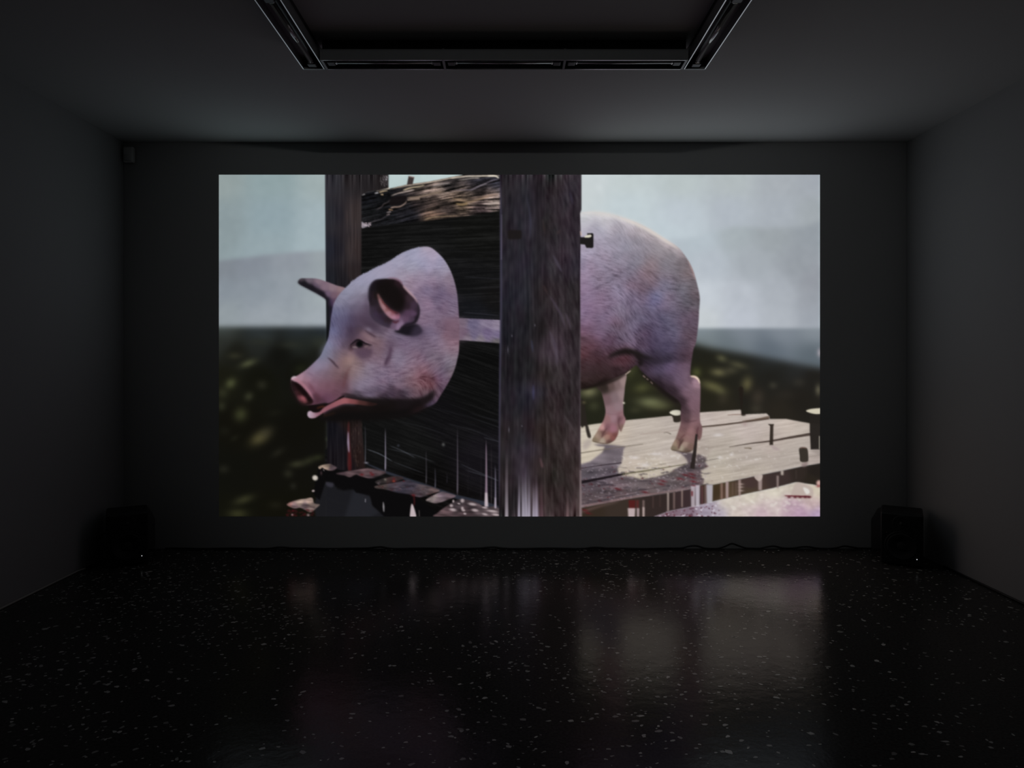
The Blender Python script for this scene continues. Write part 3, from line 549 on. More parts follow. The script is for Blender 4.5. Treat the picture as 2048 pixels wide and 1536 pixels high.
    cf = field(sl, [
        (852, 500, 168, 154, 168), (835, 505, 158, 158, 182), (865, 510, 168, 150, 172), (820, 515, 152, 152, 176), (845, 520, 150, 150, 178), (880, 525, 152, 146, 172), (800, 525, 158, 154, 176), (825, 535, 152, 150, 168), (860, 535, 152, 148, 174), (893, 540, 150, 142, 160),
        (780, 535, 156, 150, 172), (805, 550, 152, 142, 160), (840, 555, 146, 130, 150), (870, 550, 140, 126, 146), (900, 560, 134, 118, 134), (760, 545, 154, 150, 172), (740, 555, 150, 148, 172), (720, 565, 146, 146, 170), (820, 572, 148, 128, 146), (850, 580, 126, 110, 136),
        (880, 580, 112, 96, 120), (905, 585, 122, 106, 124), (845, 600, 128, 108, 130), (875, 605, 110, 94, 120), (905, 605, 116, 102, 124), (700, 580, 142, 142, 162), (690, 590, 132, 134, 156), (725, 580, 142, 140, 158), (680, 605, 128, 126, 144), (705, 600, 128, 124, 142), (728, 595, 126, 118, 134),
        (672, 625, 106, 106, 136), (690, 620, 108, 106, 130), (710, 618, 102, 92, 112), (728, 622, 98, 80, 98), (670, 645, 92, 90, 122), (688, 640, 94, 90, 118), (706, 640, 88, 70, 92), (725, 642, 88, 74, 92), (668, 665, 102, 104, 138), (685, 665, 90, 90, 118), (700, 665, 78, 60, 80), (718, 660, 76, 60, 76),
        (740, 655, 86, 72, 88), (738, 665, 108, 94, 112), (760, 668, 108, 92, 108), (780, 672, 116, 102, 122), (660, 690, 116, 120, 150), (675, 690, 110, 104, 130), (690, 690, 96, 76, 96), (725, 672, 124, 96, 104), (740, 680, 128, 100, 104), (756, 685, 118, 92, 96), (770, 690, 122, 100, 116),
        (645, 715, 112, 118, 140), (660, 710, 112, 116, 138), (674, 710, 116, 98, 110), (690, 705, 118, 94, 102), (702, 708, 132, 104, 106), (700, 720, 142, 114, 110), (715, 722, 122, 102, 106), (690, 722, 130, 100, 98), (725, 708, 92, 72, 92), (738, 705, 96, 74, 86), (750, 705, 120, 98, 112), (752, 718, 126, 108, 124),
        (635, 730, 128, 120, 146), (650, 730, 126, 116, 138), (665, 735, 122, 106, 120), (680, 735, 128, 102, 106), (695, 738, 124, 98, 94), (710, 738, 134, 116, 114), (620, 745, 132, 114, 136), (640, 748, 122, 104, 120), (655, 752, 116, 94, 108), (672, 752, 116, 88, 92), (690, 752, 106, 78, 80), (706, 755, 126, 108, 112), (720, 745, 128, 114, 126),
        (600, 755, 164, 128, 142), (615, 758, 146, 114, 128), (630, 765, 128, 98, 116), (645, 770, 124, 92, 102), (660, 772, 118, 84, 96), (678, 768, 110, 74, 84), (690, 775, 104, 76, 88), (587, 757, 186, 152, 164), (608, 770, 140, 92, 104), (620, 780, 128, 84, 104), (640, 788, 120, 78, 96), (655, 795, 104, 68, 90), (672, 788, 104, 66, 80), (630, 800, 92, 58, 72), (645, 803, 84, 54, 72),
        (705, 770, 118, 106, 120), (720, 775, 124, 116, 138), (735, 765, 126, 114, 134), (740, 735, 126, 116, 134), (760, 735, 122, 108, 128), (755, 755, 120, 108, 130), (775, 750, 118, 104, 126), (715, 788, 72, 62, 74), (740, 785, 108, 98, 120), (765, 778, 110, 96, 116), (785, 785, 72, 56, 72), (800, 770, 112, 94, 110),
        (770, 715, 118, 100, 118), (790, 705, 118, 108, 126), (800, 725, 122, 110, 130), (790, 690, 108, 92, 114), (810, 690, 114, 98, 122), (830, 685, 114, 96, 116), (850, 690, 112, 96, 116), (880, 690, 124, 108, 128), (905, 690, 138, 110, 124), (795, 745, 118, 102, 122), (820, 730, 126, 100, 118), (830, 745, 126, 98, 108),
        (845, 720, 122, 98, 118), (868, 715, 116, 100, 114), (895, 715, 122, 110, 126), (908, 720, 124, 112, 122), (848, 740, 126, 92, 104), (870, 735, 116, 94, 110), (890, 740, 104, 92, 112), (902, 742, 110, 100, 104), (850, 755, 106, 64, 74), (862, 760, 100, 56, 64), (878, 755, 100, 82, 112), (893, 758, 108, 88, 104),
        (820, 765, 116, 94, 104), (842, 770, 122, 90, 94), (865, 772, 108, 68, 70), (880, 775, 88, 66, 88), (830, 785, 104, 80, 90), (850, 785, 104, 76, 82), (868, 788, 74, 56, 60), (880, 785, 84, 68, 84), (872, 797, 88, 72, 92), (860, 805, 76, 62, 82), (800, 790, 58, 46, 56), (770, 792, 56, 46, 56),
        (740, 650, 82, 68, 84), (845, 640, 128, 104, 124), (870, 630, 122, 104, 124), (900, 630, 122, 104, 124), (860, 660, 118, 104, 128), (885, 655, 112, 92, 112), (908, 650, 118, 90, 106), (840, 675, 104, 90, 112), (870, 675, 120, 108, 130), (895, 672, 128, 98, 110), (910, 668, 112, 78, 92), (912, 690, 134, 108, 120), (860, 615, 132, 110, 132), (890, 615, 116, 98, 122)], 22, 2.0, 260, 1.0)
    th = field(sl, [(840, 520, -.35, 0, 0), (870, 545, -.1, 0, 0), (850, 575, .3, 0, 0), (890, 590, .25, 0, 0), (850, 620, 0, 0, 0), (890, 640, .3, 0, 0), (780, 675, .3, 0, 0), (880, 700, -.15, 0, 0), (830, 710, -.4, 0, 0), (790, 740, .05, 0, 0), (740, 750, .15, 0, 0), (720, 780, .4, 0, 0),
        (820, 750, -.2, 0, 0), (870, 740, -.7, 0, 0), (860, 780, 1.3, 0, 0), (720, 570, -.6, 0, 0), (680, 640, 1.2, 0, 0), (760, 780, .35, 0, 0)], 200)[..., 0]
    tf = np.zeros((FH, FW), np.float32); tf[sl] = th
    hair = along(tf, 5.0, 121, 0.75)[sl]
    hair = np.where(hair < 0, hair * 1.25, hair * .8)
    amp = field(sl, [(840, 515, 4, 0, 0), (870, 540, 5.5, 0, 0), (890, 590, 7, 0, 0), (850, 610, 5, 0, 0), (740, 560, 2.2, 0, 0), (690, 600, 2.5, 0, 0), (680, 650, 4, 0, 0), (720, 640, 1.2, 0, 0), (700, 590, 1.4, 0, 0), (740, 600, 1.4, 0, 0), (650, 740, 1, 0, 0), (600, 770, .6, 0, 0), (660, 780, .8, 0, 0), (700, 710, 1.5, 0, 0), (790, 670, 5, 0, 0),
        (770, 740, 8, 0, 0), (800, 740, 8, 0, 0), (730, 775, 6, 0, 0), (840, 740, 8, 0, 0), (880, 720, 7, 0, 0), (860, 770, 8, 0, 0), (900, 660, 7, 0, 0), (740, 720, 4, 0, 0), (850, 680, 5, 0, 0), (690, 760, 1.5, 0, 0)], 200)[..., 0]
    tint = grain(7, 7, 122)[sl][..., None] * np.array((1.0, -0.4, -.6), np.float32) * (amp / 6)[..., None]
    put(m, sl, cf + (hair * amp * .88)[..., None] + tint)
    for x, y, rx, ry, ang, c, a in [(702, 652, 12, 20, 15, (60, 48, 68), .45), (728, 636, 12, 16, -20, (66, 50, 68), .5), (716, 668, 14, 9, 0, (70, 54, 68), .5), (690, 640, 14, 18, 20, (84, 82, 112), .35),
        (745, 652, 16, 6, 25, (62, 48, 62), .55), (720, 612, 12, 14, 0, (112, 104, 124), .4), (672, 738, 10, 6, -30, (104, 80, 86), .35), (655, 775, 14, 10, 0, (104, 70, 82), .4), (642, 800, 14, 8, 0, (80, 50, 64), .5),
        (690, 770, 8, 14, 12, (92, 56, 66), .4), (760, 700, 10, 16, 20, (108, 84, 92), .35), (775, 785, 40, 8, 4, (66, 52, 66), .5), (850, 668, 20, 8, -10, (96, 82, 104), .4), (890, 590, 18, 8, 15, (104, 88, 116), .4), (900, 655, 10, 20, -25, (104, 74, 90), .5)]:
        blob(x, y, rx * 1.3, ry * 1.3, c, a, ang)
    for x, y, rx, ry, ang, c, a in [(722, 700, 20, 6, 4, (70, 52, 62), .3), (704, 684, 9, 8, -30, (66, 48, 58), .5), (735, 672, 14, 6, 30, (140, 110, 112), .5), (700, 722, 12, 8, -20, (146, 118, 112), .45), (650, 700, 7, 14, 28, (124, 128, 152), .45),
        (635, 735, 16, 7, -38, (138, 128, 150), .5), (725, 768, 16, 12, 0, (132, 122, 142), .45), (800, 720, 16, 16, 0, (130, 118, 138), .4), (845, 512, 18, 10, -10, (166, 160, 184), .5), (760, 545, 30, 8, -32, (162, 158, 180), .45), (780, 690, 8, 14, 15, (76, 56, 74), .4)]:
        blob(x, y, rx * 1.2, ry * 1.2, c, a, ang)
    # ragged bristles on the outline of the nape
    for i in range(46):
        t = i / 45
        x = 700 + t * 140
        y = np.interp(x, [700, 719, 739, 753, 768, 786, 803, 821, 840], [568, 554, 544, 536.5, 530, 519.5, 508, 501, 496])
        blob(x + rr.normal() * 1.5, y + 0.3 + rr.normal() * .5, 2.0, 1.4, (150, 148, 172), .75, -35)
    shape([(896, 640), (919, 638), (928, 640), (930, 678), (919, 680), (896, 678)], (120, 98, 114), 5, .55)
    # jaw: everything under the cheek falls into shade
    jaw = [(692, 790), (716, 793.5), (742, 795.5), (780, 797), (815, 797), (840, 795), (856, 789), (866, 782), (869, 790), (862, 803), (848, 813), (826, 827), (800, 833), (760, 836), (716, 838), (690, 840), (660, 840), (640, 836), (655, 822), (672, 814), (690, 808), (712, 808), (690, 797)]
    m, sl = fill(jaw, 3.0)
    put(m, sl, field(sl, [(700, 793, 30, 24, 26), (760, 800, 22, 18, 18), (820, 800, 24, 19, 21), (856, 795, 26, 20, 22), (760, 820, 18, 14, 13), (700, 825, 20, 15, 14), (830, 815, 20, 15, 16)], 60), .98)
    shape([(640, 841), (690, 843), (760, 840), (815, 833), (850, 819), (866, 812), (850, 811), (815, 818), (760, 824), (700, 824), (660, 828)], (16, 14, 14), 4.0, .97)
    stroke([(850, 812), (862, 808), (873, 800)], 3, 4, (70, 56, 76), .6, 2.4, 7)
    blob(836, 818, 14, 6, (34, 22, 24), .7, -20)
    # snout disc, nostrils, mouth
    shape([(583, 760), (590, 764), (598, 768), (606, 774), (614, 783), (622, 793), (627, 803), (622, 809), (610, 810), (602, 807.5), (595, 800), (589, 789), (584, 777), (582, 768)],
          [(585, 766, 34, 22, 25), (592, 768, 34, 21, 24), (600, 776, 26, 14, 15), (610, 787, 22, 12, 12), (620, 799, 26, 15, 17), (587, 778, 38, 23, 26), (592, 788, 56, 32, 36), (598, 796, 104, 58, 66), (606, 797, 132, 74, 80), (611, 801, 118, 66, 70), (604, 804, 72, 38, 42), (616, 808, 32, 19, 20), (600, 787, 46, 24, 26)], 1.3)
    stroke([(587, 763), (596, 771), (606, 783), (616, 796), (622, 805)], 6, 6, (20, 11, 12), .9, 2.0, 9)
    stroke([(581, 760), (583, 777), (590, 793), (600, 807), (618, 812)], 5, 6, (24, 18, 17), .9, 1.8, 7)
    blob(607, 797, 6, 4, (146, 82, 90), .8, 40)
    stroke([(585, 757), (594, 760), (604, 767), (614, 778), (622, 789), (628, 800)], 3, 3, (170, 118, 132), .75, 1.6, 6)
    stroke([(615, 763), (622, 772), (628, 782), (633, 790)], 2, 3, (98, 56, 68), .55, 2.4, 5)
    stroke([(626, 794), (634, 790), (638, 798), (630, 808)], 5, 6, (70, 40, 48), .6, 3.0, 8)
    stroke([(614, 745), (622, 749), (628, 753)], 1.5, 1.5, (100, 76, 96), .4, 1.6, 3)
    stroke([(583.5, 757.5), (588, 754.5), (593, 754)], 2, 2, (206, 186, 196), .85, 1.0, 4)
    shape([(617, 812), (628, 810.5), (645, 808.5), (660, 806), (672, 800), (682, 793), (690, 791), (684, 799), (668, 808), (652, 816), (640, 825), (628, 825), (620, 819)], (20, 13, 14), 1.0, .97)
    stroke([(634, 817), (642, 814), (651, 813.5)], 2, 3.5, (92, 46, 26), .75, 1.4)
    lip = [(616.5, 824), (622, 822), (628, 825), (639, 824), (649, 815), (664, 806.5), (680, 798.7), (690, 796), (711, 799), (742, 804.5), (755, 808), (742, 812), (711, 808.5), (689, 807.5), (670, 814), (653, 822), (637, 832), (629, 836), (620, 836), (615.5, 831)]
    shape(lip, [(619, 828, 190, 172, 188), (626, 831, 170, 142, 158), (635, 829, 138, 92, 106), (645, 823, 142, 88, 98), (660, 813, 138, 84, 94), (675, 805, 146, 88, 96), (690, 801, 156, 92, 98), (705, 803, 124, 70, 72), (725, 806, 70, 42, 40), (745, 808, 38, 24, 23)], 0.9, eps=120)
    stroke([(646, 832), (660, 829), (672, 825)], 3, 2, (66, 38, 24), .5, 2.0)
    stroke([(682, 790), (690, 788.5), (702, 790), (715, 793)], 2, 3, (34, 24, 28), .7, 1.6, 4)
    # eye
    shape([(700, 693), (706, 687), (714, 681.5), (722, 682), (730, 686), (738, 689), (745, 690.5), (738, 693), (730, 695), (720, 697.5), (708, 697)], (58, 42, 50), 1.2, .8)
    stroke([(699, 692), (706, 686.5), (714.5, 680.5), (722, 682), (732, 687.5), (745, 690.8)], 1.6, 1.4, (26, 19, 24), .97, 0.9, 5.0)
    stroke([(713, 676), (722, 677), (734, 682), (746, 687)], 2, 2, (96, 72, 78), .5, 1.4, 4)
    blob(703, 695, 6, 4, (52, 36, 42), .6, -20)
    shape([(704.5, 694.5), (709, 692.5), (714, 693.5), (716, 696.5), (709, 697)], (160, 142, 144), 0.9, .6)
    shape([(728, 693.5), (733, 691), (738, 692), (732, 695.5)], (140, 116, 118), 0.9, .6)
    blob(719.5, 688.5, 7.2, 6.8, (7, 9, 9), .99, 0, 2.4)
    stroke([(741, 695), (736, 699)], 1.5, 1.2, (150, 116, 108), .6, 1.0)
    shape([(706, 698), (718, 699), (730, 699), (742, 697), (744, 708), (736, 716), (724, 717), (713, 710)], (84, 64, 82), 4.5, .75)
    stroke([(697, 698), (703, 700), (707, 698)], 2, 2, (68, 44, 50), .6, 1.8, 4)
    stroke([(729, 660), (738, 666), (746, 671), (753, 675)], 2, 2.5, (50, 34, 44), .75, 1.6, 3.6)
    stroke([(700, 652), (704, 660), (701, 668)], 2, 2, (60, 44, 62), .5, 2, 4)
    blob(738, 659, 7, 4, (128, 116, 134), .6, 20)
    stroke([(655, 715.5), (660, 718.5), (667, 725), (672, 731), (679, 737.5)], 1, 2, (60, 44, 54), .85, 1.3, 4.2)
    stroke([(702, 733), (696, 742), (692, 752), (689, 766), (686, 776)], 1.5, 3, (96, 58, 62), .6, 2.2, 4)
    stroke([(700, 735), (706, 732)], 1.5, 1.0, (96, 72, 74), .5, 1.2)
    stroke([(783, 692), (781, 704), (778, 716), (773, 726), (769, 734)], 5, 4, (72, 52, 70), .8, 2.4, 8)
    stroke([(776, 714), (771, 728)], 2, 3, (62, 44, 62), .7, 1.4)
    for dx, dy in ((764, 735), (768, 742), (785, 742), (782, 732), (760, 748), (790, 750)):
        stroke([(dx, dy), (dx + 12, dy + 2)], 1, 1.5, (84, 68, 92), .5, 1.0)
    # near ear
    ear = [(739, 601), (739.7, 589), (741, 576), (747, 565), (757, 559.5), (773, 558), (788.5, 558.5), (800, 563), (808, 573.7), (816, 583.5), (827.6, 595), (835.4, 607), (838.3, 620.6), (836.4, 634), (830.5, 645), (818, 650), (806, 653), (797, 661), (785, 658), (775, 655),
           (763, 650), (750, 642), (742, 632), (739.7, 617)]
    shape([(730, 600), (738, 590), (742, 640), (764, 658), (776, 664), (750, 662), (734, 640)], (74, 60, 78), 4, .5)
    shape([(790, 662), (806, 652), (831, 648), (841, 655), (844, 665), (831, 672), (814, 671.5), (795, 666)], (22, 19, 25), 2.0, .96)
    shape([(833, 650), (845, 655), (850, 664), (838, 674), (820, 676)], (66, 56, 76), 4.0, .6)
    m, sl = shape(ear, [(745, 575, 26, 22, 27), (760, 566, 22, 17, 20), (780, 563, 24, 18, 19), (798, 567, 40, 26, 32), (742, 592, 38, 28, 36), (745, 605, 38, 30, 36), (752, 590, 30, 23, 24), (770, 580, 22, 19, 18), (790, 585, 24, 20, 20), (806, 585, 34, 24, 28),
        (820, 597, 52, 38, 46), (800, 605, 28, 20, 20), (815, 612, 44, 32, 40), (828, 612, 62, 46, 62), (745, 620, 52, 42, 54), (752, 628, 56, 44, 62), (760, 622, 42, 32, 38), (762, 635, 52, 40, 56), (760, 645, 54, 44, 60), (775, 648, 52, 42, 56), (778, 640, 38, 28, 32),
        (815, 628, 80, 58, 80), (828, 628, 86, 64, 88), (812, 640, 92, 68, 90), (826, 640, 70, 54, 72), (835, 620, 50, 38, 50), (803, 645, 112, 88, 112), (798, 654, 126, 102, 128), (788, 652, 104, 82, 104), (834, 636, 34, 27, 36), (815, 648, 70, 56, 76)], 1.3)
    stroke([(832, 600), (837.5, 614), (838, 626), (835, 637), (828, 646), (814, 650), (804, 655), (797, 663)], 2, 5, (26, 21, 28), .85, 1.4, 6)
    stroke([(742, 612), (743, 628), (752, 640), (766, 650), (780, 656)], 6, 4, (62, 52, 66), .7, 3.0, 8)
    stroke([(741, 606), (740, 588), (745, 570), (757, 561)], 5, 5, (28, 22, 28), .8, 2.0, 8)
    stroke([(762, 628), (772, 640), (784, 647)], 5, 4, (44, 32, 40), .7, 2.4, 8)
    shape([(752, 576), (772, 563), (792, 572), (808, 592), (810, 614), (802, 628), (790, 624), (776, 612), (766, 598)], (19, 15, 15), 4.5, .9)
    shape([(755, 592), (757, 588), (762, 596), (768, 606), (777, 617), (788, 624), (793, 629), (799, 627), (800, 634), (797, 638.5), (785, 639), (775, 632), (767, 622), (760, 610)],
          [(757, 593, 112, 78, 78), (762, 604, 150, 108, 112), (768, 616, 164, 122, 128), (777, 628, 170, 126, 138), (788, 634, 178, 130, 150), (796, 634, 158, 104, 128), (776, 618, 134, 86, 86), (788, 627, 136, 84, 92), (797, 629, 108, 64, 76)], 1.5, .92)
    stroke([(770, 608), (780, 619), (790, 625), (798, 626)], 2, 3, (96, 44, 50), .7, 1.5, 4)
    stroke([(761, 596), (767, 606), (775, 615)], 1, 1, (92, 40, 40), .7, 1.0, 3)
    stroke([(785, 643), (792, 645), (799, 641)], 2.5, 2, (66, 24, 32), .8, 1.4, 4)
    shape([(793, 655), (798, 647), (804, 643), (807, 648), (802, 654), (797, 659)], (136, 112, 138), 1.8, .7)
    stroke([(775, 557), (789, 557.5), (800, 562.5), (805, 570)], 2, 3, (128, 92, 108), .7, 1.4, 4)
    stroke([(806, 571), (812, 578), (822, 588), (831, 598), (836, 608)], 4, 1.5, (178, 146, 154), .85, 1.4, 4)
    stroke([(739.5, 612), (739, 590), (742, 574), (749, 563), (760, 558.5)], 1, 2, (36, 30, 40), .6, 1.0, 3)
    # --- boards, ledge and debris at the foot of the pillory
    shape([(651, 964), (667, 966.5), (675, 978), (688, 981), (713, 978), (720, 985), (742, 993), (746, 1012), (770, 1025), (780, 1034), (632, 1034), (628, 1010), (636, 985)], (28, 28, 32), 1.5, .9, smooth=False)
    shape([(707, 980), (742, 993), (747, 1012), (760, 1025), (740, 1034), (690, 1034)], (40, 41, 47), 3, .6, smooth=False)
    shape([(652, 964), (667, 966.5), (665, 974), (655, 972)], (56, 54, 64), 1.5, .8)
    shape([(637, 934), (660, 930), (676, 938), (706, 952), (760, 958), (838, 996), (876, 1026), (876, 1034), (770, 1034), (745, 1010), (740, 990), (712, 985), (706, 976), (690, 978), (672, 970), (668, 962), (652, 962), (640, 1000), (628, 990), (631, 962), (636, 946)], (11, 10, 11), 1.0, .96, smooth=False)
    shape([(733, 926), (770, 941), (846, 966), (912, 989), (972, 1003), (998, 1012), (998, 1022), (971, 1012), (912, 997), (846, 972), (770, 946), (735, 929)], (46, 49, 60), 0.9, .9, smooth=False)
    for pts, cols in [
        ([(637, 934), (645, 930), (660, 928), (668, 931), (674, 935), (668, 940), (660, 941), (650, 938), (645, 935), (640, 938)], [(642, 933, 206, 180, 160), (653, 931, 190, 164, 146), (666, 936, 104, 86, 92)]),
        ([(672, 947), (690, 943), (704, 941), (720, 938.5), (737, 936.5), (763, 941), (773, 944.7), (758, 952), (740, 956.5), (720, 951.5), (712, 949), (700, 954), (690, 951)], [(680, 947, 88, 70, 76), (705, 946, 108, 86, 90), (735, 942, 112, 88, 92), (760, 945, 92, 74, 78), (742, 952, 96, 78, 84)]),
        ([(751, 963), (770, 956), (794, 952), (808, 956.5), (791, 963), (773, 966), (757, 968)], [(760, 963, 56, 50, 50), (785, 957, 72, 54, 54), (800, 956, 58, 46, 48)]),
        ([(751, 972), (770, 968), (791, 964.5), (817, 960), (832, 966), (861, 973), (880, 981), (861, 988), (839, 994), (817, 988), (795, 985), (773, 979), (752, 976)], [(760, 973, 84, 72, 70), (790, 972, 78, 68, 76), (820, 970, 66, 60, 72), (850, 978, 92, 80, 84), (835, 988, 84, 72, 80), (868, 981, 102, 84, 84), (800, 981, 62, 58, 70)]),
        ([(852, 1000), (864, 992), (883, 983.5), (898, 986.5), (912, 992), (893, 1000), (873, 1006), (858, 1003)], [(866, 996, 168, 152, 150), (885, 990, 132, 114, 124), (900, 991, 120, 100, 108), (875, 1002, 146, 126, 132)]),
        ([(876, 1025), (898, 1009), (920, 998), (949, 1003), (971, 1014), (993, 1013), (1000, 1032), (876, 1034)], [(890, 1022, 96, 76, 80), (915, 1005, 74, 64, 68), (940, 1008, 60, 50, 54), (970, 1020, 96, 82, 86), (930, 1026, 82, 66, 70)]),
        ([(574, 1008.5), (584, 1003), (598, 999), (612, 997), (625, 995.5), (629, 1006), (640, 1008.5), (635, 1014), (622, 1024), (610, 1019), (600, 1015), (590, 1016.5), (580, 1013)], [(578, 1009, 176, 128, 122), (600, 1003, 184, 160, 146), (620, 1001, 178, 152, 140), (610, 1012, 122, 104, 108), (590, 1013, 142, 118, 120), (630, 1010, 120, 104, 98), (620, 1019, 150, 128, 122)])]:
        m, sl = fill(pts, 0.8)
        cf = .86 * field(sl, cols, 20) * (1 + 0.12 * grain(5, 1.6, 131)[sl][..., None])
        put(m, sl, np.clip(cf, 0, 235))
    blob(630.7, 955.5, 5.8, 5.4, (206, 196, 186), .97, 20, 2.4); blob(627, 981.5, 3, 2.2, (176, 160, 160), .9, -20, 2)
    stroke([(647, 938), (649, 942)], 2, 1, (150, 138, 140), .8); blob(643, 946, 2, 4, (66, 50, 54), .8)
    stroke([(606, 1016), (618, 1014), (632, 1014)], 1.4, 1.4, (60, 44, 46), .8); stroke([(604, 1010), (620, 1012), (632, 1017)], 1, 1.4, (74, 60, 62), .7)
    for _ in range(40):
        blob(574 + rr.random() * 54, 1019 + rr.random() * 14, 2.4, 1.6, (60 + 26 * rr.random(), 20, 26), .45)
    for x, y, r in ((585, 1029, 2), (617, 1030, 3)):
        blob(x, y, r, r, (170, 140, 146), .7)
    for _ in range(24):
        x = 752 + rr.random() * 126; y = 966 + (x - 752) * .14 + rr.random() * 15 - 4
        blob(x, y, 2.2, .9, (126, 110, 118), .3, 12)
    for _ in range(22):
        x = 752 + rr.random() * 120
        blob(x, 966 + (x - 752) * .14 + rr.random() * 14 - 3, 2.4, 1.2, (70, 30, 32), .3)
    for x, y, r in ((724, 949, 4), (745, 949, 4.5), (742, 945, 2.5), (788, 962, 4), (788, 957, 2.5), (827, 990, 4), (808, 962, 2)):
        blob(x, y, r, r * .6, (92, 26, 30), .8)
    blob(788, 962, 2.2, 1.8, (142, 64, 46), .8); blob(771, 959, 2.5, 2.2, (124, 118, 108), .8)
    for x, y, rx, ry in ((925, 1001, 4, 4), (945, 1008, 9, 3), (903, 1011, 3.5, 3), (906, 1019, 7, 3), (925, 1016, 3, 3), (927, 1020, 4, 2.5), (907, 1002, 2, 3), (950, 1020, 7, 3), (970, 1015, 6, 2), (985, 1022, 12, 2.6), (970, 1028, 6, 2), (992, 1029, 8, 2.5), (930, 1027, 3, 2), (918, 1007, 3, 1.5)):
        blob(x, y, rx, ry, (196, 180, 182), .8, 8, 1.6)
    shape([(823, 1009), (826, 1009), (831, 1024), (832, 1034), (821, 1034), (821, 1022)], (196, 180, 184), 0.8, .97)
    stroke([(767, 1003), (767.5, 1013), (768, 1024)], 1, 1.4, (150, 146, 150), .9, 0.7, 3.4)
    stroke([(731.5, 997), (731, 1004)], 1.4, 1.8, (150, 146, 156), .8); stroke([(838.5, 1020), (839, 1033)], 1.5, 1.8, (104, 96, 94), .6)
    stroke([(828, 990), (829, 1003), (828, 1012)], 4, 2, (66, 22, 24), .7)
    for p, a in [([(733, 898), (760, 908), (786, 923)], .75), ([(786, 923), (820, 936), (850, 947)], .35), ([(779, 891), (806, 902), (832, 916)], .5), ([(776, 897), (830, 910), (871, 925)], .35), ([(920, 927), (950, 941), (998, 961)], .35), ([(930, 940), (975, 953), (998, 962)], .4),
                 ([(800, 843), (850, 855), (900, 872)], .16), ([(890, 846), (950, 862), (1000, 884)], .2), ([(968, 875), (1000, 884)], .35)]:
        stroke(p, 1.0, 1.0, (112, 116, 128), a, 0.7, 1.6)
    blob(887, 889, 3, 3.5, (92, 92, 92), .8); blob(797, 891, 2.5, 2.5, (60, 62, 72), .7)
    for x, y0, y1, w0, w1, c, a in [
        (730.8, 850, 927, .8, 1.4, (136, 134, 150), .85), (771, 856, 942, 1.4, 3, (152, 144, 164), .9), (852.6, 900, 968, .8, 1.8, (112, 106, 118), .75), (870.6, 935, 976, .8, 2.0, (116, 112, 132), .75),
        (894, 945, 966, 1, 1.4, (66, 62, 76), .6), (915, 855, 990, 1.0, 3, (120, 110, 124), .75), (972.5, 880, 1014, 2.0, 6.6, (150, 128, 146), .85), (982.7, 890, 1010, 1, 2, (86, 76, 78), .6), (990.8, 930, 1017, 1.4, 3.6, (150, 142, 164), .85),
        (962, 880, 1000, .8, 1.5, (48, 42, 46), .6), (936, 900, 990, .8, 1.2, (40, 38, 40), .5)]:
        stroke([(x, y0), (x + .4, (y0 * .4 + y1 * .6)), (x, y1)], w0 * .4, w1, c, a, 0.7)
    stroke([(972.5, 985), (973, 1013)], 4, 7.5, (198, 184, 190), .9, 1.0); stroke([(990.8, 995), (991, 1016)], 2, 4, (176, 164, 176), .8, 0.8)
    blob(733, 925.5, 4, 1.8, (140, 138, 152), .8)
    # --- right post
    post = [(1000, 346), (1163, 346), (1163, 420), (1160.4, 428), (1161.5, 460), (1160.5, 560), (1161, 700), (1161, 880), (1162.5, 960), (1162, 1040), (998, 1040), (998, 900), (999, 760), (1001, 620), (1001, 480)]
    m, sl = fill(post, 0.7, smooth=False)
    cf = field(sl, [(1006, 370, 44, 40, 46), (1030, 380, 42, 40, 46), (1055, 390, 42, 42, 52), (1080, 380, 36, 33, 38), (1110, 380, 48, 43, 46), (1140, 390, 50, 46, 58), (1156, 400, 50, 46, 52), (1010, 450, 40, 37, 43), (1040, 440, 40, 39, 48), (1060, 450, 46, 46, 58), (1090, 450, 40, 36, 38),
        (1120, 450, 48, 43, 50), (1150, 460, 48, 43, 52), (1015, 520, 38, 37, 45), (1050, 530, 42, 43, 54), (1080, 520, 40, 37, 44), (1115, 520, 54, 48, 56), (1150, 530, 46, 40, 52), (1015, 590, 36, 36, 46), (1050, 590, 42, 44, 54), (1085, 590, 40, 35, 37), (1120, 590, 52, 46, 52), (1150, 590, 42, 38, 42),
        (1015, 660, 32, 32, 40), (1055, 660, 36, 37, 44), (1080, 660, 34, 29, 31), (1108, 680, 64, 56, 66), (1112, 710, 68, 60, 72), (1140, 670, 46, 41, 46), (1155, 690, 50, 44, 50), (1015, 740, 32, 31, 36), (1055, 740, 32, 32, 36), (1088, 750, 46, 39, 39), (1120, 750, 52, 46, 50), (1150, 750, 46, 42, 46),
        (1015, 810, 38, 35, 42), (1055, 800, 36, 36, 46), (1066, 790, 46, 46, 64), (1085, 810, 46, 38, 38), (1120, 810, 46, 40, 42), (1150, 820, 50, 45, 49), (1010, 870, 40, 36, 38), (1040, 880, 40, 38, 46), (1055, 900, 52, 48, 62), (1085, 870, 46, 38, 36), (1115, 880, 48, 42, 42), (1150, 880, 62, 54, 58),
        (1010, 940, 36, 32, 34), (1045, 940, 54, 48, 62), (1080, 930, 54, 46, 46), (1105, 950, 40, 36, 34), (1130, 950, 46, 42, 42), (1152, 950, 62, 52, 54), (1010, 1000, 32, 28, 30), (1028, 1000, 34, 33, 37), (1085, 1000, 58, 44, 46), (1110, 1000, 48, 42, 42), (1135, 1000, 60, 52, 56), (1152, 1010, 76, 62, 64), (1060, 1000, 60, 52, 60)], 200, 2.0, 700, 1.05) * np.array((.95, .91, .885), np.float32)
    vg = grain(1.2, 18, 141)[sl] * 3.2 + grain(2.4, 6, 142)[sl] * 2.4
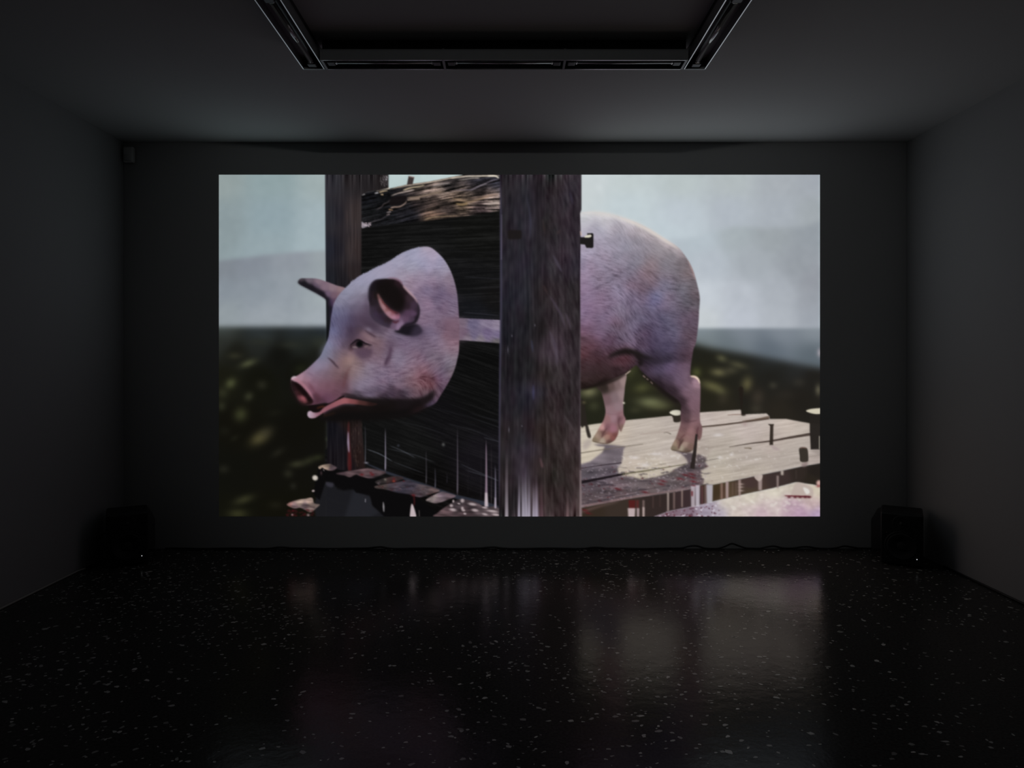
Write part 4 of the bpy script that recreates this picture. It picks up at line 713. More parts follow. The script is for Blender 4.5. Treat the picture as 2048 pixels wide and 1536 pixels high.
    tilt = along(np.full((FH, FW), 1.25, np.float32), 14, 143, 1.6)[sl] * 3.2 * np.clip((FX[sl] - 1075) / 30, 0, 1)
    tc = grain(4, 12, 144)[sl][..., None] * np.array((.8, -.2, .3), np.float32)
    put(m, sl, np.clip(cf + (vg + tilt)[..., None] + tc, 8, 150))
    stroke([(1001, 350), (1002, 480), (1002, 620), (1000, 760), (999, 900), (999, 1033)], 4.5, 2.0, (74, 70, 92), .6, 1.0, 4)
    stroke([(1003.5, 430), (1003, 520)], 1.5, 2.0, (112, 106, 126), .5, 0.8)
    stroke([(1160, 640), (1160, 760), (1160, 900), (1161, 1033)], 2, 3.4, (96, 84, 92), .5, 1.0)
    stroke([(1161, 940), (1161.5, 1034)], 2.5, 5.0, (150, 132, 134), .7, 1.0)
    stroke([(1074, 352), (1076, 460), (1074, 600), (1078, 700)], 2, 2, (28, 25, 28), .5, 2.5, 5)
    for p, w, c, a in [([(1106, 510), (1116, 530), (1124, 545)], 6, (80, 74, 88), .6), ([(1098, 590), (1108, 606), (1122, 630), (1132, 660)], 5, (76, 66, 80), .6), ([(1130, 625), (1136, 640), (1142, 660)], 4, (82, 70, 84), .55), ([(1112, 470), (1122, 460)], 5, (66, 52, 54), .5),
                       ([(1098, 660), (1106, 680), (1112, 700), (1114, 735)], 8, (82, 72, 86), .5), ([(1092, 760), (1102, 790), (1112, 810)], 4, (72, 60, 62), .5), ([(1128, 830), (1138, 845), (1150, 865)], 5, (76, 68, 72), .5), ([(1090, 470), (1086, 440)], 4, (64, 50, 48), .4), ([(1086, 570), (1096, 590)], 5, (70, 56, 56), .45),
                       ([(1080, 915), (1084, 930), (1085, 936)], 5, (110, 78, 84), .55), ([(1128, 360), (1134, 380)], 3, (80, 74, 82), .5), ([(1140, 385), (1146, 410)], 5, (62, 58, 76), .5), ([(1053, 390), (1061, 440), (1060, 480)], 3, (64, 64, 84), .5), ([(1063, 680), (1066, 705)], 3, (70, 74, 104), .55), ([(1067, 770), (1067, 800)], 4, (74, 74, 112), .6)]:
        stroke(p, w * .3, w * .3, c, a, 1.4, w)
    shape([(1016, 464), (1020, 461), (1039, 461), (1043, 464), (1043, 476), (1039, 479), (1020, 479.5), (1016, 476)], (29, 25, 25), 1.3, .95)
    for x, y, h in ((1070, 651, 4), (1024, 672, 4), (1044, 852, 3), (1018, 860, 8), (1016, 700, 12)):
        blob(x, y, 1.2, h * .6, (108, 104, 118), .6)
    for x, y0, y1, w, ct, cb, a in [
        (1013.5, 880, 1034, 6.5, (88, 72, 82), (176, 166, 176), .85), (1038.5, 950, 1034, 5, (92, 78, 96), (166, 160, 176), .85), (1046, 940, 1034, 5, (84, 74, 92), (176, 170, 184), .8), (1051, 930, 1034, 6, (74, 66, 86), (178, 172, 188), .8), (1058, 950, 1034, 5, (84, 74, 94), (172, 164, 180), .8),
        (1067, 960, 1034, 4, (84, 68, 86), (176, 170, 184), .85), (1073, 950, 1034, 5.5, (92, 72, 90), (164, 154, 172), .85), (1083, 960, 1034, 7, (76, 54, 56), (112, 86, 94), .6), (1090, 930, 1034, 2.5, (84, 72, 66), (96, 78, 80), .5), (1135, 980, 1034, 6, (80, 62, 64), (134, 106, 110), .7), (1028, 920, 1030, 2, (60, 58, 64), (66, 64, 68), .5)]:
        m, sl = fill([(x - w * .32, y0), (x + w * .32, y0), (x + w / 2, y1), (x - w / 2, y1)], 0.9, smooth=False)
        t = np.clip((FY[sl] - y0) / (y1 - y0), 0, 1)
        c = np.array(ct, np.float32) * (1 - t[..., None]) + np.array(cb, np.float32) * t[..., None]
        put(m * (.1 + .9 * t), sl, c, a)
    m, sl = fill([(1036, 930), (1062, 930), (1063, 1036), (1036, 1036)], 1.6, smooth=False)
    t = np.clip((FY[sl] - 930) / 100, 0, 1)
    put(m * t ** 1.5 * np.clip(.72 + .2 * grain(1.3, 30, 151)[sl], 0, 1), sl, (160, 152, 168), .9)
    m, sl = fill([(1066, 960), (1076, 960), (1077, 1036), (1066, 1036)], 1.4, smooth=False)
    put(m * np.clip((FY[sl] - 960) / 70, 0, 1) ** 1.3, sl, (162, 152, 170), .75)
    # peg sticking out of the right post
    shape([(1160, 475), (1170, 475), (1175, 470), (1174, 467.5), (1185, 467), (1187, 469), (1187, 495), (1184.5, 497), (1173, 496.5), (1171, 493), (1170, 490), (1160, 489)], (28, 25, 25), 0.7, .98, smooth=False)
    shape([(1169, 474), (1174, 471), (1182, 470.5), (1182.5, 473.5), (1178, 475.8), (1170, 475.8)], (226, 220, 200), 0.6, .95)
    stroke([(1161, 463), (1162.5, 472)], 2, 3, (206, 176, 164), .7, 0.8)
    np.clip(F, 0, 255, out=F)
    return F

# ---------------------------------------------------------------- helpers
def on_wall(px, py):
    return (px - VPX) / PXM, EYE + (VPY - py) / PXM

def on_floor(px, py):
    d = FPX * EYE / (py - VPY)
    return Vector(((px - VPX) * d / FPX, d, 0.0))

def mat(name, col, rough=0.6, metal=0.0, noise=None, bump=None, spec=0.5, coat=0.0):
    """principled material with procedural colour variation (noise = scale, amount) and relief (bump = scale, strength, distance)"""
    m = bpy.data.materials.new(name)
    m.use_nodes = True
    nt = m.node_tree
    b = nt.nodes['Principled BSDF']
    b.inputs['Base Color'].default_value = (*col, 1)
    b.inputs['Roughness'].default_value = rough
    b.inputs['Metallic'].default_value = metal
    b.inputs['Specular IOR Level'].default_value = spec
    b.inputs['Coat Weight'].default_value = coat
    tc = nt.nodes.new('ShaderNodeTexCoord')
    if noise:
        n = nt.nodes.new('ShaderNodeTexNoise')
        n.inputs['Scale'].default_value = noise[0]
        n.inputs['Detail'].default_value = 6
        r = nt.nodes.new('ShaderNodeMapRange')
        r.inputs['To Min'].default_value = 1 - noise[1]
        r.inputs['To Max'].default_value = 1 + noise[1]
        mx = nt.nodes.new('ShaderNodeVectorMath')
        mx.operation = 'SCALE'
        mx.inputs[0].default_value = col
        nt.links.new(tc.outputs['Object'], n.inputs['Vector'])
        nt.links.new(n.outputs['Fac'], r.inputs['Value'])
        nt.links.new(r.outputs['Result'], mx.inputs['Scale'])
        nt.links.new(mx.outputs['Vector'], b.inputs['Base Color'])
    if bump:
        n = nt.nodes.new('ShaderNodeTexNoise')
        n.inputs['Scale'].default_value = bump[0]
        n.inputs['Detail'].default_value = 8
        bp = nt.nodes.new('ShaderNodeBump')
        bp.inputs['Strength'].default_value = bump[1]
        bp.inputs['Distance'].default_value = bump[2]
        nt.links.new(tc.outputs['Object'], n.inputs['Vector'])
        nt.links.new(n.outputs['Fac'], bp.inputs['Height'])
        nt.links.new(bp.outputs['Normal'], b.inputs['Normal'])
    return m

def emitter(name, col, strength):
    m = bpy.data.materials.new(name)
    m.use_nodes = True
    b = m.node_tree.nodes['Principled BSDF']
    b.inputs['Base Color'].default_value = (*col, 1)
    b.inputs['Emission Color'].default_value = (*col, 1)
    b.inputs['Emission Strength'].default_value = strength
    return m

def box(bm, x0, x1, y0, y1, z0, z1):
    v = [bm.verts.new((x, y, z)) for x in (x0, x1) for y in (y0, y1) for z in (z0, z1)]
    for q in ((0, 1, 3, 2), (4, 6, 7, 5), (0, 4, 5, 1), (2, 3, 7, 6), (0, 2, 6, 4), (1, 5, 7, 3)):
        bm.faces.new([v[i] for i in q])

def lathe(bm, prof, seg=32, axis='y', org=(0, 0, 0)):
    """surface of revolution; prof = [(radius, height)], about y (height = -y, towards the front) or x"""
    rings = []
    for r, h in prof:
        ring = []
        for k in range(seg):
            a = 2 * math.pi * k / seg
            c, s = r * math.cos(a), r * math.sin(a)
            p = (c, -h, s) if axis == 'y' else ((h, c, s) if axis == 'x' else (c, s, h))
            ring.append(bm.verts.new((p[0] + org[0], p[1] + org[1], p[2] + org[2])))
        rings.append(ring)
    for a, b in zip(rings, rings[1:]):
        for k in range(seg):
            bm.faces.new((a[k], a[(k + 1) % seg], b[(k + 1) % seg], b[k]))
    if prof[0][0] > 1e-4:
        bm.faces.new(rings[0][::-1])
    if prof[-1][0] > 1e-4:
        bm.faces.new(rings[-1])

def tube(bm, pts, r, seg=8):
    """round cable along a list of points"""
    P = [Vector(p) for p in pts]
    prev = None
    for i, p in enumerate(P):
        t = (P[min(i + 1, len(P) - 1)] - P[max(i - 1, 0)]).normalized()
        u = t.cross(Vector((0, 0, 1)))
        u = u.normalized() if u.length > 1e-3 else Vector((1, 0, 0))
        w = u.cross(t)
        ring = [bm.verts.new(p + r * (math.cos(2 * math.pi * k / seg) * u + math.sin(2 * math.pi * k / seg) * w)) for k in range(seg)]
        if prev:
            for k in range(seg):
                bm.faces.new((prev[k], prev[(k + 1) % seg], ring[(k + 1) % seg], ring[k]))
        else:
            bm.faces.new(ring[::-1])
        prev = ring
    bm.faces.new(prev)

def smooth_path(pts, n=8):
    P = [Vector(p) for p in pts]
    out = []
    for i in range(len(P) - 1):
        a, b, c, d = P[max(i - 1, 0)], P[i], P[i + 1], P[min(i + 2, len(P) - 1)]
        for k in range(n):
            t = k / n
            out.append(0.5 * (2 * b + (c - a) * t + (2 * a - 5 * b + 4 * c - d) * t ** 2 + (3 * b - a - 3 * c + d) * t ** 3))
    out.append(P[-1])
    return out

def obj(name, bm, m, parent=None, smooth=False, bevel=0.0):
    bmesh.ops.recalc_face_normals(bm, faces=bm.faces)
    me = bpy.data.meshes.new(name)
    bm.to_mesh(me)
    bm.free()
    if m:
        me.materials.append(m)
    if smooth:
        for p in me.polygons:
            p.use_smooth = True
    o = bpy.data.objects.new(name, me)
    COL.objects.link(o)
    if parent:
        o.parent = parent
    if bevel:
        b = o.modifiers.new('bevel', 'BEVEL')
        b.width = bevel
        b.segments = 3
        b.limit_method = 'ANGLE'
    return o

def boxes(name, m, parent, *bs, bevel=0.0):
    bm = bmesh.new()
    for b in bs:
        box(bm, *b)
    return obj(name, bm, m, parent, bevel=bevel)

def tag(o, label, cat, group=None):
    o['label'] = label
    o['category'] = cat
    if group:
        o['group'] = group
    return o

def thing(name, label, cat, loc=(0, 0, 0), rotz=0.0, group=None):
    o = bpy.data.objects.new(name, None)
    o.empty_display_size = 0.1
    COL.objects.link(o)
    o.location = loc
    o.rotation_euler = (0, 0, rotz)
    return tag(o, label, cat, group)

def structure(name, m, *bs):
    o = boxes(name, m, None, *bs)
    o['kind'] = 'structure'
    return o

def copy_tree(o, parent=None):
    c = o.copy()
    COL.objects.link(c)
    c.parent = parent
    for ch in [x for x in o.children]:
        copy_tree(ch, c)
    return c

# ---------------------------------------------------------------- the room
M_wall = mat('matt_white_plaster', WALL_COL, 0.9, noise=(1.2, 0.05), bump=(38, 0.12, 0.002), spec=0.2)
M_ceil = mat('matt_ceiling_paint', CEIL_COL, 0.95, noise=(0.9, 0.05), bump=(30, 0.08, 0.002), spec=0.0)
T = 0.12
structure('wall_back', M_wall, (XL - T, XR + T, YW, YW + T, -T, ZC + T))
structure('wall_left', M_wall, (XL - T, XL, YB, YW, -T, ZC + T))
structure('wall_right', M_wall, (XR, XR + T, YB, YW, -T, ZC + T))
M_front = mat('low_bounce_dark_grey', (0.08, 0.08, 0.08), 0.9, noise=(1.2, 0.05), spec=0.2)  # dark tone made up for the unseen wall, keeps bounce light low
structure('wall_front', M_front, (XL - T, XR + T, YB - T, YB, -T, ZC + T))
structure('ceiling', M_ceil, (XL, XR, YB, YW, ZC, ZC + T))

# polished dark terrazzo: cement matrix here, stone chips below as geometry
mf = bpy.data.materials.new('dark_terrazzo_matrix')
mf.use_nodes = True
nt = mf.node_tree
bs = nt.nodes['Principled BSDF']
tc = nt.nodes.new('ShaderNodeTexCoord')
n1 = nt.nodes.new('ShaderNodeTexNoise'); n1.inputs['Scale'].default_value = 90; n1.inputs['Detail'].default_value = 6
cr = nt.nodes.new('ShaderNodeValToRGB')
cr.color_ramp.elements[0].position = 0.35; cr.color_ramp.elements[0].color = (*[c * 0.7 for c in FLOOR_COL], 1)
cr.color_ramp.elements[1].position = 0.75; cr.color_ramp.elements[1].color = (*[c * 1.5 for c in FLOOR_COL], 1)
n2 = nt.nodes.new('ShaderNodeTexNoise'); n2.inputs['Scale'].default_value = 3.0; n2.inputs['Detail'].default_value = 5
mr = nt.nodes.new('ShaderNodeMapRange'); mr.inputs['To Min'].default_value = FLOOR_R[0]; mr.inputs['To Max'].default_value = FLOOR_R[1]
n3 = nt.nodes.new('ShaderNodeTexNoise'); n3.inputs['Scale'].default_value = 14; n3.inputs['Detail'].default_value = 9; n3.inputs['Roughness'].default_value = 0.6
bp = nt.nodes.new('ShaderNodeBump'); bp.inputs['Strength'].default_value = FLOOR_B; bp.inputs['Distance'].default_value = 0.004
nt.links.new(tc.outputs['Object'], n1.inputs['Vector']); nt.links.new(n1.outputs['Fac'], cr.inputs['Fac']); nt.links.new(cr.outputs['Color'], bs.inputs['Base Color'])
nt.links.new(tc.outputs['Object'], n2.inputs['Vector']); nt.links.new(n2.outputs['Fac'], mr.inputs['Value']); nt.links.new(mr.outputs['Result'], bs.inputs['Roughness'])
nt.links.new(tc.outputs['Object'], n3.inputs['Vector']); nt.links.new(n3.outputs['Fac'], bp.inputs['Height']); nt.links.new(bp.outputs['Normal'], bs.inputs['Normal'])
bs.inputs['Specular IOR Level'].default_value = FLOOR_S
floor = structure('floor', mf, (XL, XR, YB, YW, -T, 0))

CHIPC = [(0.30, 0.30, 0.28), (0.20, 0.20, 0.18), (0.14, 0.135, 0.125), (0.42, 0.41, 0.38)]
M_chip = [mat('terrazzo_chip_%s' % n, [v * CHIP_K for v in c], 0.3, noise=(160, 0.25)) for n, c in zip(('grey', 'dusk', 'slate', 'pale'), CHIPC)]
crng = np.random.default_rng(11)

def chip_outline(k):
    n = int(crng.integers(5, 9))
    a = np.sort(crng.random(n) * 0.7 + np.arange(n)) * 2 * math.pi / n
    r = 0.5 * (0.65 + 0.5 * crng.random(n))
    asp = 0.45 + 0.4 * crng.random()
    return [(math.cos(t) * q, math.sin(t) * q * asp) for t, q in zip(a, r)]

OUT = [chip_outline(k) for k in range(14)]
CHIP_T = 0.0006
chip_mesh = {}
def chip_me(k, mi):
    if (k, mi) not in chip_mesh:
        bm = bmesh.new()
        lo = [bm.verts.new((x, y, -0.0005)) for x, y in OUT[k]]
        hi = [bm.verts.new((x * .97, y * .97, CHIP_T)) for x, y in OUT[k]]
        n = len(lo)
        for i in range(n):
            bm.faces.new((lo[i], lo[(i + 1) % n], hi[(i + 1) % n], hi[i]))
        bm.faces.new(hi)
        me = bpy.data.meshes.new('terrazzo_chip')
        bm.to_mesh(me); bm.free()
        me.materials.append(M_chip[mi])
        chip_mesh[(k, mi)] = me
    return chip_mesh[(k, mi)]

NCH = 10500
cx = XL + 0.03 + crng.random(NCH) * (XR - XL - 0.06)
cy = 1.5 + crng.random(NCH) * (YW - 1.53)
dens = 0.5 + 0.3 * np.sin(cx * 2.3 + 1.0 * np.sin(cy * 3.1)) + 0.25 * np.sin(cy * 4.3 + cx * 1.7) + 0.12 * (cx < 0.1)
keep = crng.random(NCH) < np.clip(dens, 0.2, 1.0)
cx, cy = cx[keep], cy[keep]
cs = np.clip(np.exp(crng.normal(math.log(0.0155), 0.42, len(cx))), 0.007, 0.034)
ck = crng.integers(0, len(OUT), len(cx))
cm = crng.choice(4, len(cx), p=(0.36, 0.3, 0.22, 0.12))
ca = crng.normal(0.1, 0.7, len(cx))
# seen size in the photo decides which chips are pieces of their own
px_ = VPX + cx / cy * FPX
py_ = VPY + EYE / cy * FPX
seen = cs / cy ** 2 * ((px_ > 0) & (px_ < 2048) & (py_ < 1536))
order = np.argsort(-seen)
for i in order[:300]:
    o = bpy.data.objects.new('terrazzo_chip', chip_me(int(ck[i]), int(cm[i])))
    o.location = (cx[i], cy[i], 0)
    o.rotation_euler = (0, 0, ca[i])
    o.scale = (cs[i], cs[i], 1)
    o.parent = floor
    COL.objects.link(o)
vs, fs, mi_ = [], [], []
for i in order[300:]:
    c, s = math.cos(ca[i]), math.sin(ca[i])
    b0 = len(vs)
    pts = OUT[ck[i]]
    n = len(pts)
    for z, q in ((-0.0005, 1.0), (CHIP_T, .97)):
        vs += [(cx[i] + cs[i] * q * (x * c - y * s), cy[i] + cs[i] * q * (x * s + y * c), z) for x, y in pts]
    for j in range(n):
        fs.append((b0 + j, b0 + (j + 1) % n, b0 + n + (j + 1) % n, b0 + n + j)); mi_.append(int(cm[i]))
    fs.append(tuple(range(b0 + n, b0 + 2 * n))); mi_.append(int(cm[i]))
me = bpy.data.meshes.new('terrazzo_aggregate')
me.from_pydata(vs, [], fs)
for m in M_chip:
    me.materials.append(m)
me.polygons.foreach_set('material_index', mi_)
o = bpy.data.objects.new('terrazzo_aggregate', me)
o.parent = floor
o['kind'] = 'stuff'
COL.objects.link(o)

# ---------------------------------------------------------------- the projected picture
paint_frame()
lum = F @ np.array((.3, .59, .11), np.float32)
G = lum[..., None] + (F - lum[..., None]) * PIC_SAT
G = blur(np.clip(G, 0, 255), 0.45) / 255.0
G = np.where(G <= 0.04045, G / 12.92, ((G + 0.055) / 1.055) ** 2.4).astype(np.float32)
NX, NY = 802, 456
gx = np.linspace(0, FW - 1, NX); gy = np.linspace(0, FH - 1, NY)
ix = np.minimum(gx.astype(int), FW - 2); iy = np.minimum(gy.astype(int), FH - 2)
u = (gx - ix)[None, :, None]; v = (gy - iy)[:, None, None]
C = (G[iy][:, ix] * (1 - u) + G[iy][:, ix + 1] * u) * (1 - v) + (G[iy + 1][:, ix] * (1 - u) + G[iy + 1][:, ix + 1] * u) * v
x0, z0 = on_wall(438.0, 349.6); x1, z1 = on_wall(1639.7, 1032.8)
YP = YW - 0.0015
co = np.zeros((NY, NX, 3), np.float32)
co[..., 0] = np.linspace(x0, x1, NX)[None, :]; co[..., 1] = YP; co[..., 2] = np.linspace(z0, z1, NY)[:, None]
idx = np.arange(NX * NY).reshape(NY, NX)
quad = np.stack((idx[:-1, :-1], idx[1:, :-1], idx[1:, 1:], idx[:-1, 1:]), -1).reshape(-1, 4)
me = bpy.data.meshes.new('projected_picture')
me.vertices.add(NX * NY); me.vertices.foreach_set('co', co.ravel())
me.loops.add(quad.size); me.loops.foreach_set('vertex_index', quad.ravel().astype(np.int32))
me.polygons.add(len(quad)); me.polygons.foreach_set('loop_start', np.arange(0, quad.size, 4, dtype=np.int32))
me.update(calc_edges=True); me.validate()
at = me.color_attributes.new('film_frame', 'FLOAT_COLOR', 'POINT')
at.data.foreach_set('color', np.concatenate((C.reshape(-1, 3), np.ones((NX * NY, 1))), 1).astype(np.float32).ravel())
mp = bpy.data.materials.new('projected_film_frame')
mp.use_nodes = True
nt = mp.node_tree
nt.nodes.remove(nt.nodes['Principled BSDF'])
an = nt.nodes.new('ShaderNodeAttribute'); an.attribute_name = 'film_frame'
em = nt.nodes.new('ShaderNodeEmission'); em.inputs['Strength'].default_value = 1.0
nt.links.new(an.outputs['Color'], em.inputs['Color'])
nt.links.new(em.outputs['Emission'], nt.nodes['Material Output'].inputs['Surface'])
me.materials.append(mp)
pic = bpy.data.objects.new('projected_picture', me)
COL.objects.link(pic)
tag(pic, 'large bright film projection of a pink pig locked in a wooden pillory', 'projection')

# ---------------------------------------------------------------- fluorescent light frame under the ceiling
M_alu = mat('grey_painted_channel', (0.16, 0.16, 0.16), 0.35, 0.0, noise=(20, 0.1), spec=0.6)
M_lip = mat('bare_aluminium_edge', (0.55, 0.55, 0.55), 0.22, 1.0, noise=(30, 0.1))
M_tube = mat('unlit_tube_glass', (0.30, 0.30, 0.29), 0.08, 0.0, noise=(8, 0.05), spec=0.8, coat=0.6)
M_cap = mat('dark_lampholder_plastic', (0.03, 0.03, 0.03), 0.45, noise=(40, 0.2))
M_brass = mat('tube_end_cap_metal', (0.5, 0.5, 0.48), 0.3, 1.0, noise=(50, 0.1))
ZB, ZT = EYE + 1.51, EYE + 1.563
FXL, FXR = (607 - VPX) * 3.53 / FPX, (1410 - VPX) * 3.53 / FPX
FYF, FYN = 3.53, 1.42
W = 0.11
fr = thing('ceiling_light_frame', 'unlit rectangular frame of fluorescent tubes hung under the ceiling', 'ceiling light', ((FXL + FXR) / 2, (FYF + FYN) / 2, ZC))
fo = Vector(fr.location)

def rail(a, b, along_x, c):
    """one side of the frame: three channel modules with tube and lampholders; a..b along, c = centre line across"""
    L = (b - a) / 3
    def B(s0, s1, t0, t1, z0, z1):
        if along_x:
            return (s0 - fo.x, s1 - fo.x, t0 - fo.y, t1 - fo.y, z0 - fo.z, z1 - fo.z)
        return (t0 - fo.x, t1 - fo.x, s0 - fo.y, s1 - fo.y, z0 - fo.z, z1 - fo.z)
    for k in range(3):
        s0, s1 = a + k * L + 0.006, a + (k + 1) * L - 0.006
        ch = boxes('channel', M_alu, fr,
                   B(s0, s1, c - W / 2, c + W / 2, ZT - 0.012, ZT), B(s0, s1, c - W / 2, c - W / 2 + 0.003, ZB, ZT - 0.012), B(s0, s1, c + W / 2 - 0.003, c + W / 2, ZB, ZT - 0.012))
        boxes('edge_trim', M_lip, ch, B(s0, s1, c - W / 2 - 0.001, c - W / 2 + 0.004, ZB - 0.003, ZB), B(s0, s1, c + W / 2 - 0.004, c + W / 2 + 0.001, ZB - 0.003, ZB))
        zc = ZB + 0.016
        bm = bmesh.new()
        prof = [(0.0, s0 + 0.05), (0.013, s0 + 0.05), (0.013, s1 - 0.05), (0.0, s1 - 0.05)]
        if along_x:
            lathe(bm, [(r, h - fo.x) for r, h in prof], 20, 'x', (0, c - fo.y, zc - fo.z))
        else:
            lathe(bm, [(r, -(h - fo.y)) for r, h in prof], 20, 'y', (c - fo.x, 0, zc - fo.z))
        tb = obj('fluorescent_tube', bm, M_tube, fr, smooth=False)
        for p in tb.data.polygons:
            p.use_smooth = len(p.vertices) == 4
        for s in (s0 + 0.012, s1 - 0.05):
            boxes('lampholder', M_cap, fr, B(s, s + 0.038, c - 0.022, c + 0.022, ZB + 0.001, ZT - 0.012), bevel=0.004)
        for s in (s0 + 0.05, s1 - 0.062):
            boxes('tube_cap', M_brass, tb, B(s, s + 0.012, c - 0.0135, c + 0.0135, zc - 0.0135, zc + 0.0135), bevel=0.006)
    for k in range(4):
        s = a + k * L
        boxes('joint_plate', M_alu, fr, B(s - 0.006, s + 0.006, c - W / 2 - 0.002, c + W / 2 + 0.002, ZB - 0.002, ZT + 0.002))
    boxes('mounting_rail', M_cap, fr, B(a, b, c - 0.038, c + 0.038, ZT + 0.003, ZC))

rail(FXL + W + 0.012, FXR - W - 0.012, True, FYF - W / 2)
rail(FXL + W + 0.012, FXR - W - 0.012, True, FYN + W / 2)
rail(FYN, FYF, False, FXL + W / 2)
rail(FYN, FYF, False, FXR - W / 2)

# ---------------------------------------------------------------- loudspeakers on the floor in the two far corners
M_cab = mat('black_vinyl_cabinet', (0.012, 0.012, 0.012), 0.55, noise=(120, 0.3), bump=(300, 0.1, 0.001))
M_baf = mat('black_moulded_baffle', (0.010, 0.010, 0.010), 0.5, noise=(60, 0.2))
M_cone = mat('dark_paper_cone', (0.016, 0.016, 0.017), 0.6, noise=(80, 0.3))
M_rub = mat('black_rubber', (0.008, 0.008, 0.008), 0.7, noise=(90, 0.2))
M_led = emitter('white_power_led', (0.9, 0.95, 1.0), 0.7)
M_screw = mat('dark_steel_screw', (0.08, 0.08, 0.08), 0.35, 1.0, noise=(90, 0.1))

def speaker(label, loc, rz):
    w, d, h = 0.252, 0.28, 0.355
    t = thing('monitor_speaker', label, 'speaker', loc, rz, 'speakers on the floor in the far corners')
    boxes('cabinet', M_cab, t, (-w / 2, w / 2, -d / 2 + 0.022, d / 2, 0.008, h), bevel=0.012)
    baf = boxes('front_baffle', M_baf, t, (-w / 2 + 0.002, w / 2 - 0.002, -d / 2, -d / 2 + 0.021, 0.010, h - 0.002), bevel=0.009)
    f = -d / 2
    bm = bmesh.new(); lathe(bm, [(0.0, 0.000), (0.104, 0.000), (0.104, 0.006), (0.098, 0.010), (0.094, 0.007), (0.0, 0.004)], 40, 'y', (0, f, 0.135))
    wf = obj('woofer', bm, M_rub, t, True)
    bm = bmesh.new(); lathe(bm, [(0.093, 0.0065), (0.088, 0.012), (0.080, 0.013), (0.076, 0.008), (0.060, 0.0055), (0.034, 0.0050), (0.0, 0.0050)], 40, 'y', (0, f, 0.135))
    obj('cone', bm, M_cone, wf, True)
    bm = bmesh.new(); lathe(bm, [(0.034, 0.0052), (0.030, 0.010), (0.018, 0.016), (0.0, 0.018)], 28, 'y', (0, f, 0.135))
    obj('dust_cap', bm, M_rub, wf, True)
    bm = bmesh.new(); lathe(bm, [(0.0, 0.0), (0.056, 0.0), (0.056, 0.005), (0.050, 0.006), (0.030, 0.003), (0.0, 0.003)], 32, 'y', (0, f, 0.288))
    tw = obj('tweeter', bm, M_rub, t, True)
    bm = bmesh.new(); lathe(bm, [(0.015, 0.0035), (0.013, 0.009), (0.007, 0.013), (0.0, 0.014)], 20, 'y', (0, f, 0.288))
    obj('dome', bm, M_cone, tw, True)
    for sx in (-1, 1):
        for z in (0.052, 0.218):
            bm = bmesh.new(); lathe(bm, [(0.0, 0.0), (0.005, 0.0), (0.005, 0.003), (0.0, 0.0035)], 10, 'y', (sx * 0.088, f, z)); obj('screw', bm, M_screw, baf, True)
        bm = bmesh.new(); lathe(bm, [(0.0, 0.0), (0.012, 0.0), (0.012, 0.008), (0.0, 0.008)], 12, 'z', (sx * 0.095, -0.09, 0.0)); obj('rubber_foot', bm, M_rub, t, True)
        bm = bmesh.new(); lathe(bm, [(0.0, 0.0), (0.012, 0.0), (0.012, 0.008), (0.0, 0.008)], 12, 'z', (sx * 0.095, 0.10, 0.0)); obj('rubber_foot', bm, M_rub, t, True)
    bm = bmesh.new(); lathe(bm, [(0.0, 0.0), (0.0030, 0.0), (0.0030, 0.0015), (0.0, 0.0025)], 12, 'y', (0.088, f, 0.060))
    led = obj('power_light', bm, M_led, t, True)
    led['label'] = 'tiny glowing white power light'
    return t

def spk_at(px, d):
    fx = (px - VPX) * d / FPX
    v = Vector((fx, d)).normalized()
    c = Vector((fx, d)) + 0.14 * v
    return (c.x, c.y, 0), -math.atan2(v.x, v.y)

lc, lr = spk_at(254, 4.60)
rc, rr_ = spk_at(1803.5, 4.60)
speaker('black loudspeaker on the floor in the left far corner, cable looping from its side', lc, lr)
speaker('black loudspeaker on the floor in the right far corner below the brighter wall', rc, rr_)

# ---------------------------------------------------------------- cables
M_cab_b = mat('black_cable_sheath', (0.010, 0.010, 0.010), 0.5, noise=(60, 0.2))
M_cab_w = mat('pale_grey_cable_sheath', (0.45, 0.44, 0.40), 0.5, noise=(60, 0.15))

def cable(label, pts, r, m):
    bm = bmesh.new()
    tube(bm, smooth_path(pts), r)
    return tag(obj('cable', bm, m, None, True), label, 'cable')

def fl(px, py, z=0.005):
    p = on_floor(px, py)
    return Vector((min(max(p.x, XL + 0.012), XR - 0.012), p.y, z))

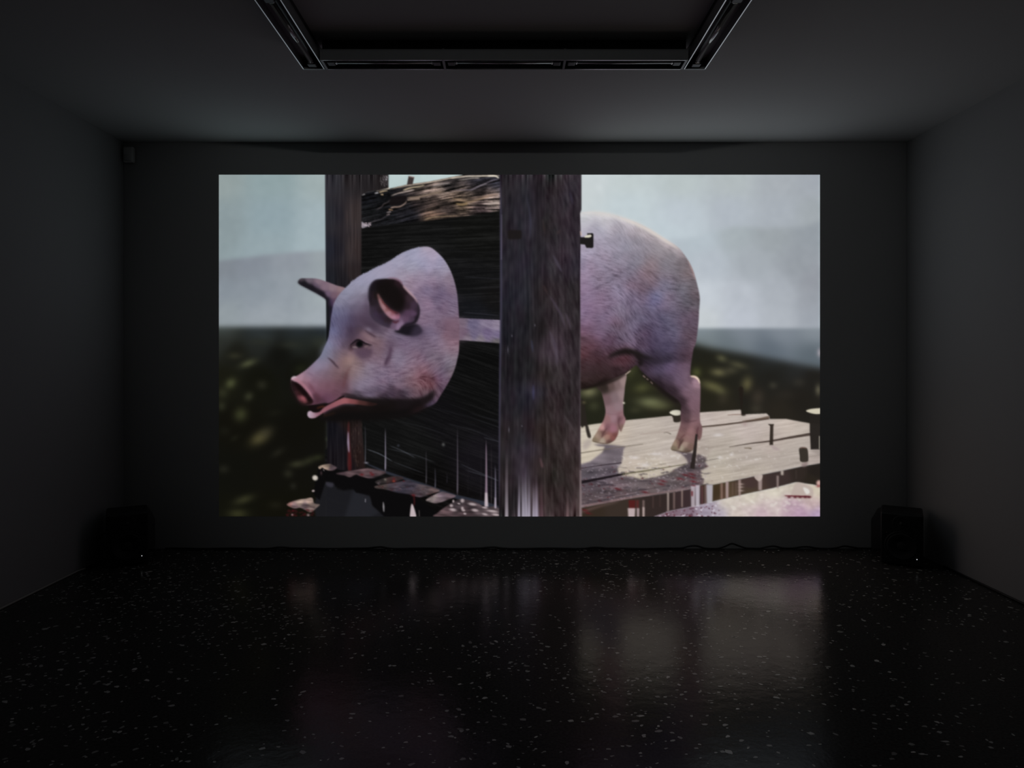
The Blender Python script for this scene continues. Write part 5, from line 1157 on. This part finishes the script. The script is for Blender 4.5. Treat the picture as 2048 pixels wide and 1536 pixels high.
left = [fl(x, y, 0.0062) for x, y in ((-60, 1226), (0, 1202), (24, 1190), (60, 1180), (84, 1169), (110, 1157), (130, 1150), (150, 1144), (170, 1139))]
cable('pale cable lying along the foot of the left wall', left, 0.006, M_cab_w)
right = [fl(x, y, 0.0067) for x, y in ((1905, 1134), (1926, 1146), (1950, 1156), (1975, 1166), (1996, 1176), (2012, 1180), (2030, 1193), (2060, 1208), (2110, 1230))]
cable('black cable lying along the foot of the right wall', right, 0.0065, M_cab_b)
pts = []
bumps = {1388: 0.022, 1465: 0.034, 1544: 0.020, 1612: 0.012, 1690: 0.018, 560: 0.010, 760: 0.012, 985: 0.008, 1190: 0.008}
for px in list(range(330, 1745, 14)):
    z = 0.006
    for b, hgt in bumps.items():
        z += hgt * math.exp(-((px - b) / 16.0) ** 2)
    pts.append(Vector(((px - VPX) * (YW - 0.02) / FPX, YW - 0.02 - 0.006 * math.sin(px * 0.05), z)))
cable('long black cable running along the foot of the wall below the picture', pts, 0.0055, M_cab_b)
side = Vector((lc[0], lc[1])) + Matrix.Rotation(lr, 2) @ Vector((-0.126, 0.03))
sx, sy = side.x, side.y
cable('black cable looping from the side of the left speaker to the floor',
      [(sx - 0.006, sy, 0.205), (sx - 0.018, sy - 0.010, 0.20), (sx - 0.034, sy - 0.018, 0.165), (sx - 0.040, sy - 0.020, 0.12), (sx - 0.036, sy - 0.022, 0.07), (sx - 0.026, sy - 0.03, 0.02), (sx - 0.030, sy - 0.06, 0.006), (sx - 0.05, sy - 0.12, 0.006)], 0.0045, M_cab_b)

# ---------------------------------------------------------------- motion sensor high in the left corner
M_sens = mat('off_white_sensor_shell', (0.62, 0.62, 0.60), 0.45, noise=(40, 0.05))
M_lens = mat('milky_sensor_lens', (0.45, 0.45, 0.44), 0.25, noise=(60, 0.1))
sx_, sz_ = on_wall(262, 312)
ms = thing('motion_sensor', 'small pale motion sensor on the wall near the left ceiling corner', 'sensor', (sx_, YW, sz_))
boxes('housing', M_sens, ms, (-0.037, 0.037, -0.042, -0.006, -0.058, 0.058), bevel=0.010)
boxes('wall_bracket', M_sens, ms, (-0.018, 0.018, -0.007, 0.0, -0.03, 0.03), bevel=0.002)
bm = bmesh.new()
prof = [(math.cos(a) * 0.028, math.sin(a) * 0.028) for a in np.linspace(0, math.pi, 13)]
lo = [bm.verts.new((x, -0.040 - y * 0.55, -0.046)) for x, y in prof]
hi = [bm.verts.new((x, -0.040 - y * 0.55, -0.002)) for x, y in prof]
for i in range(12):
    bm.faces.new((lo[i], lo[i + 1], hi[i + 1], hi[i]))
bm.faces.new(lo); bm.faces.new(hi); bm.faces.new((lo[0], hi[0], hi[-1], lo[-1]))
obj('lens', bm, M_lens, ms)
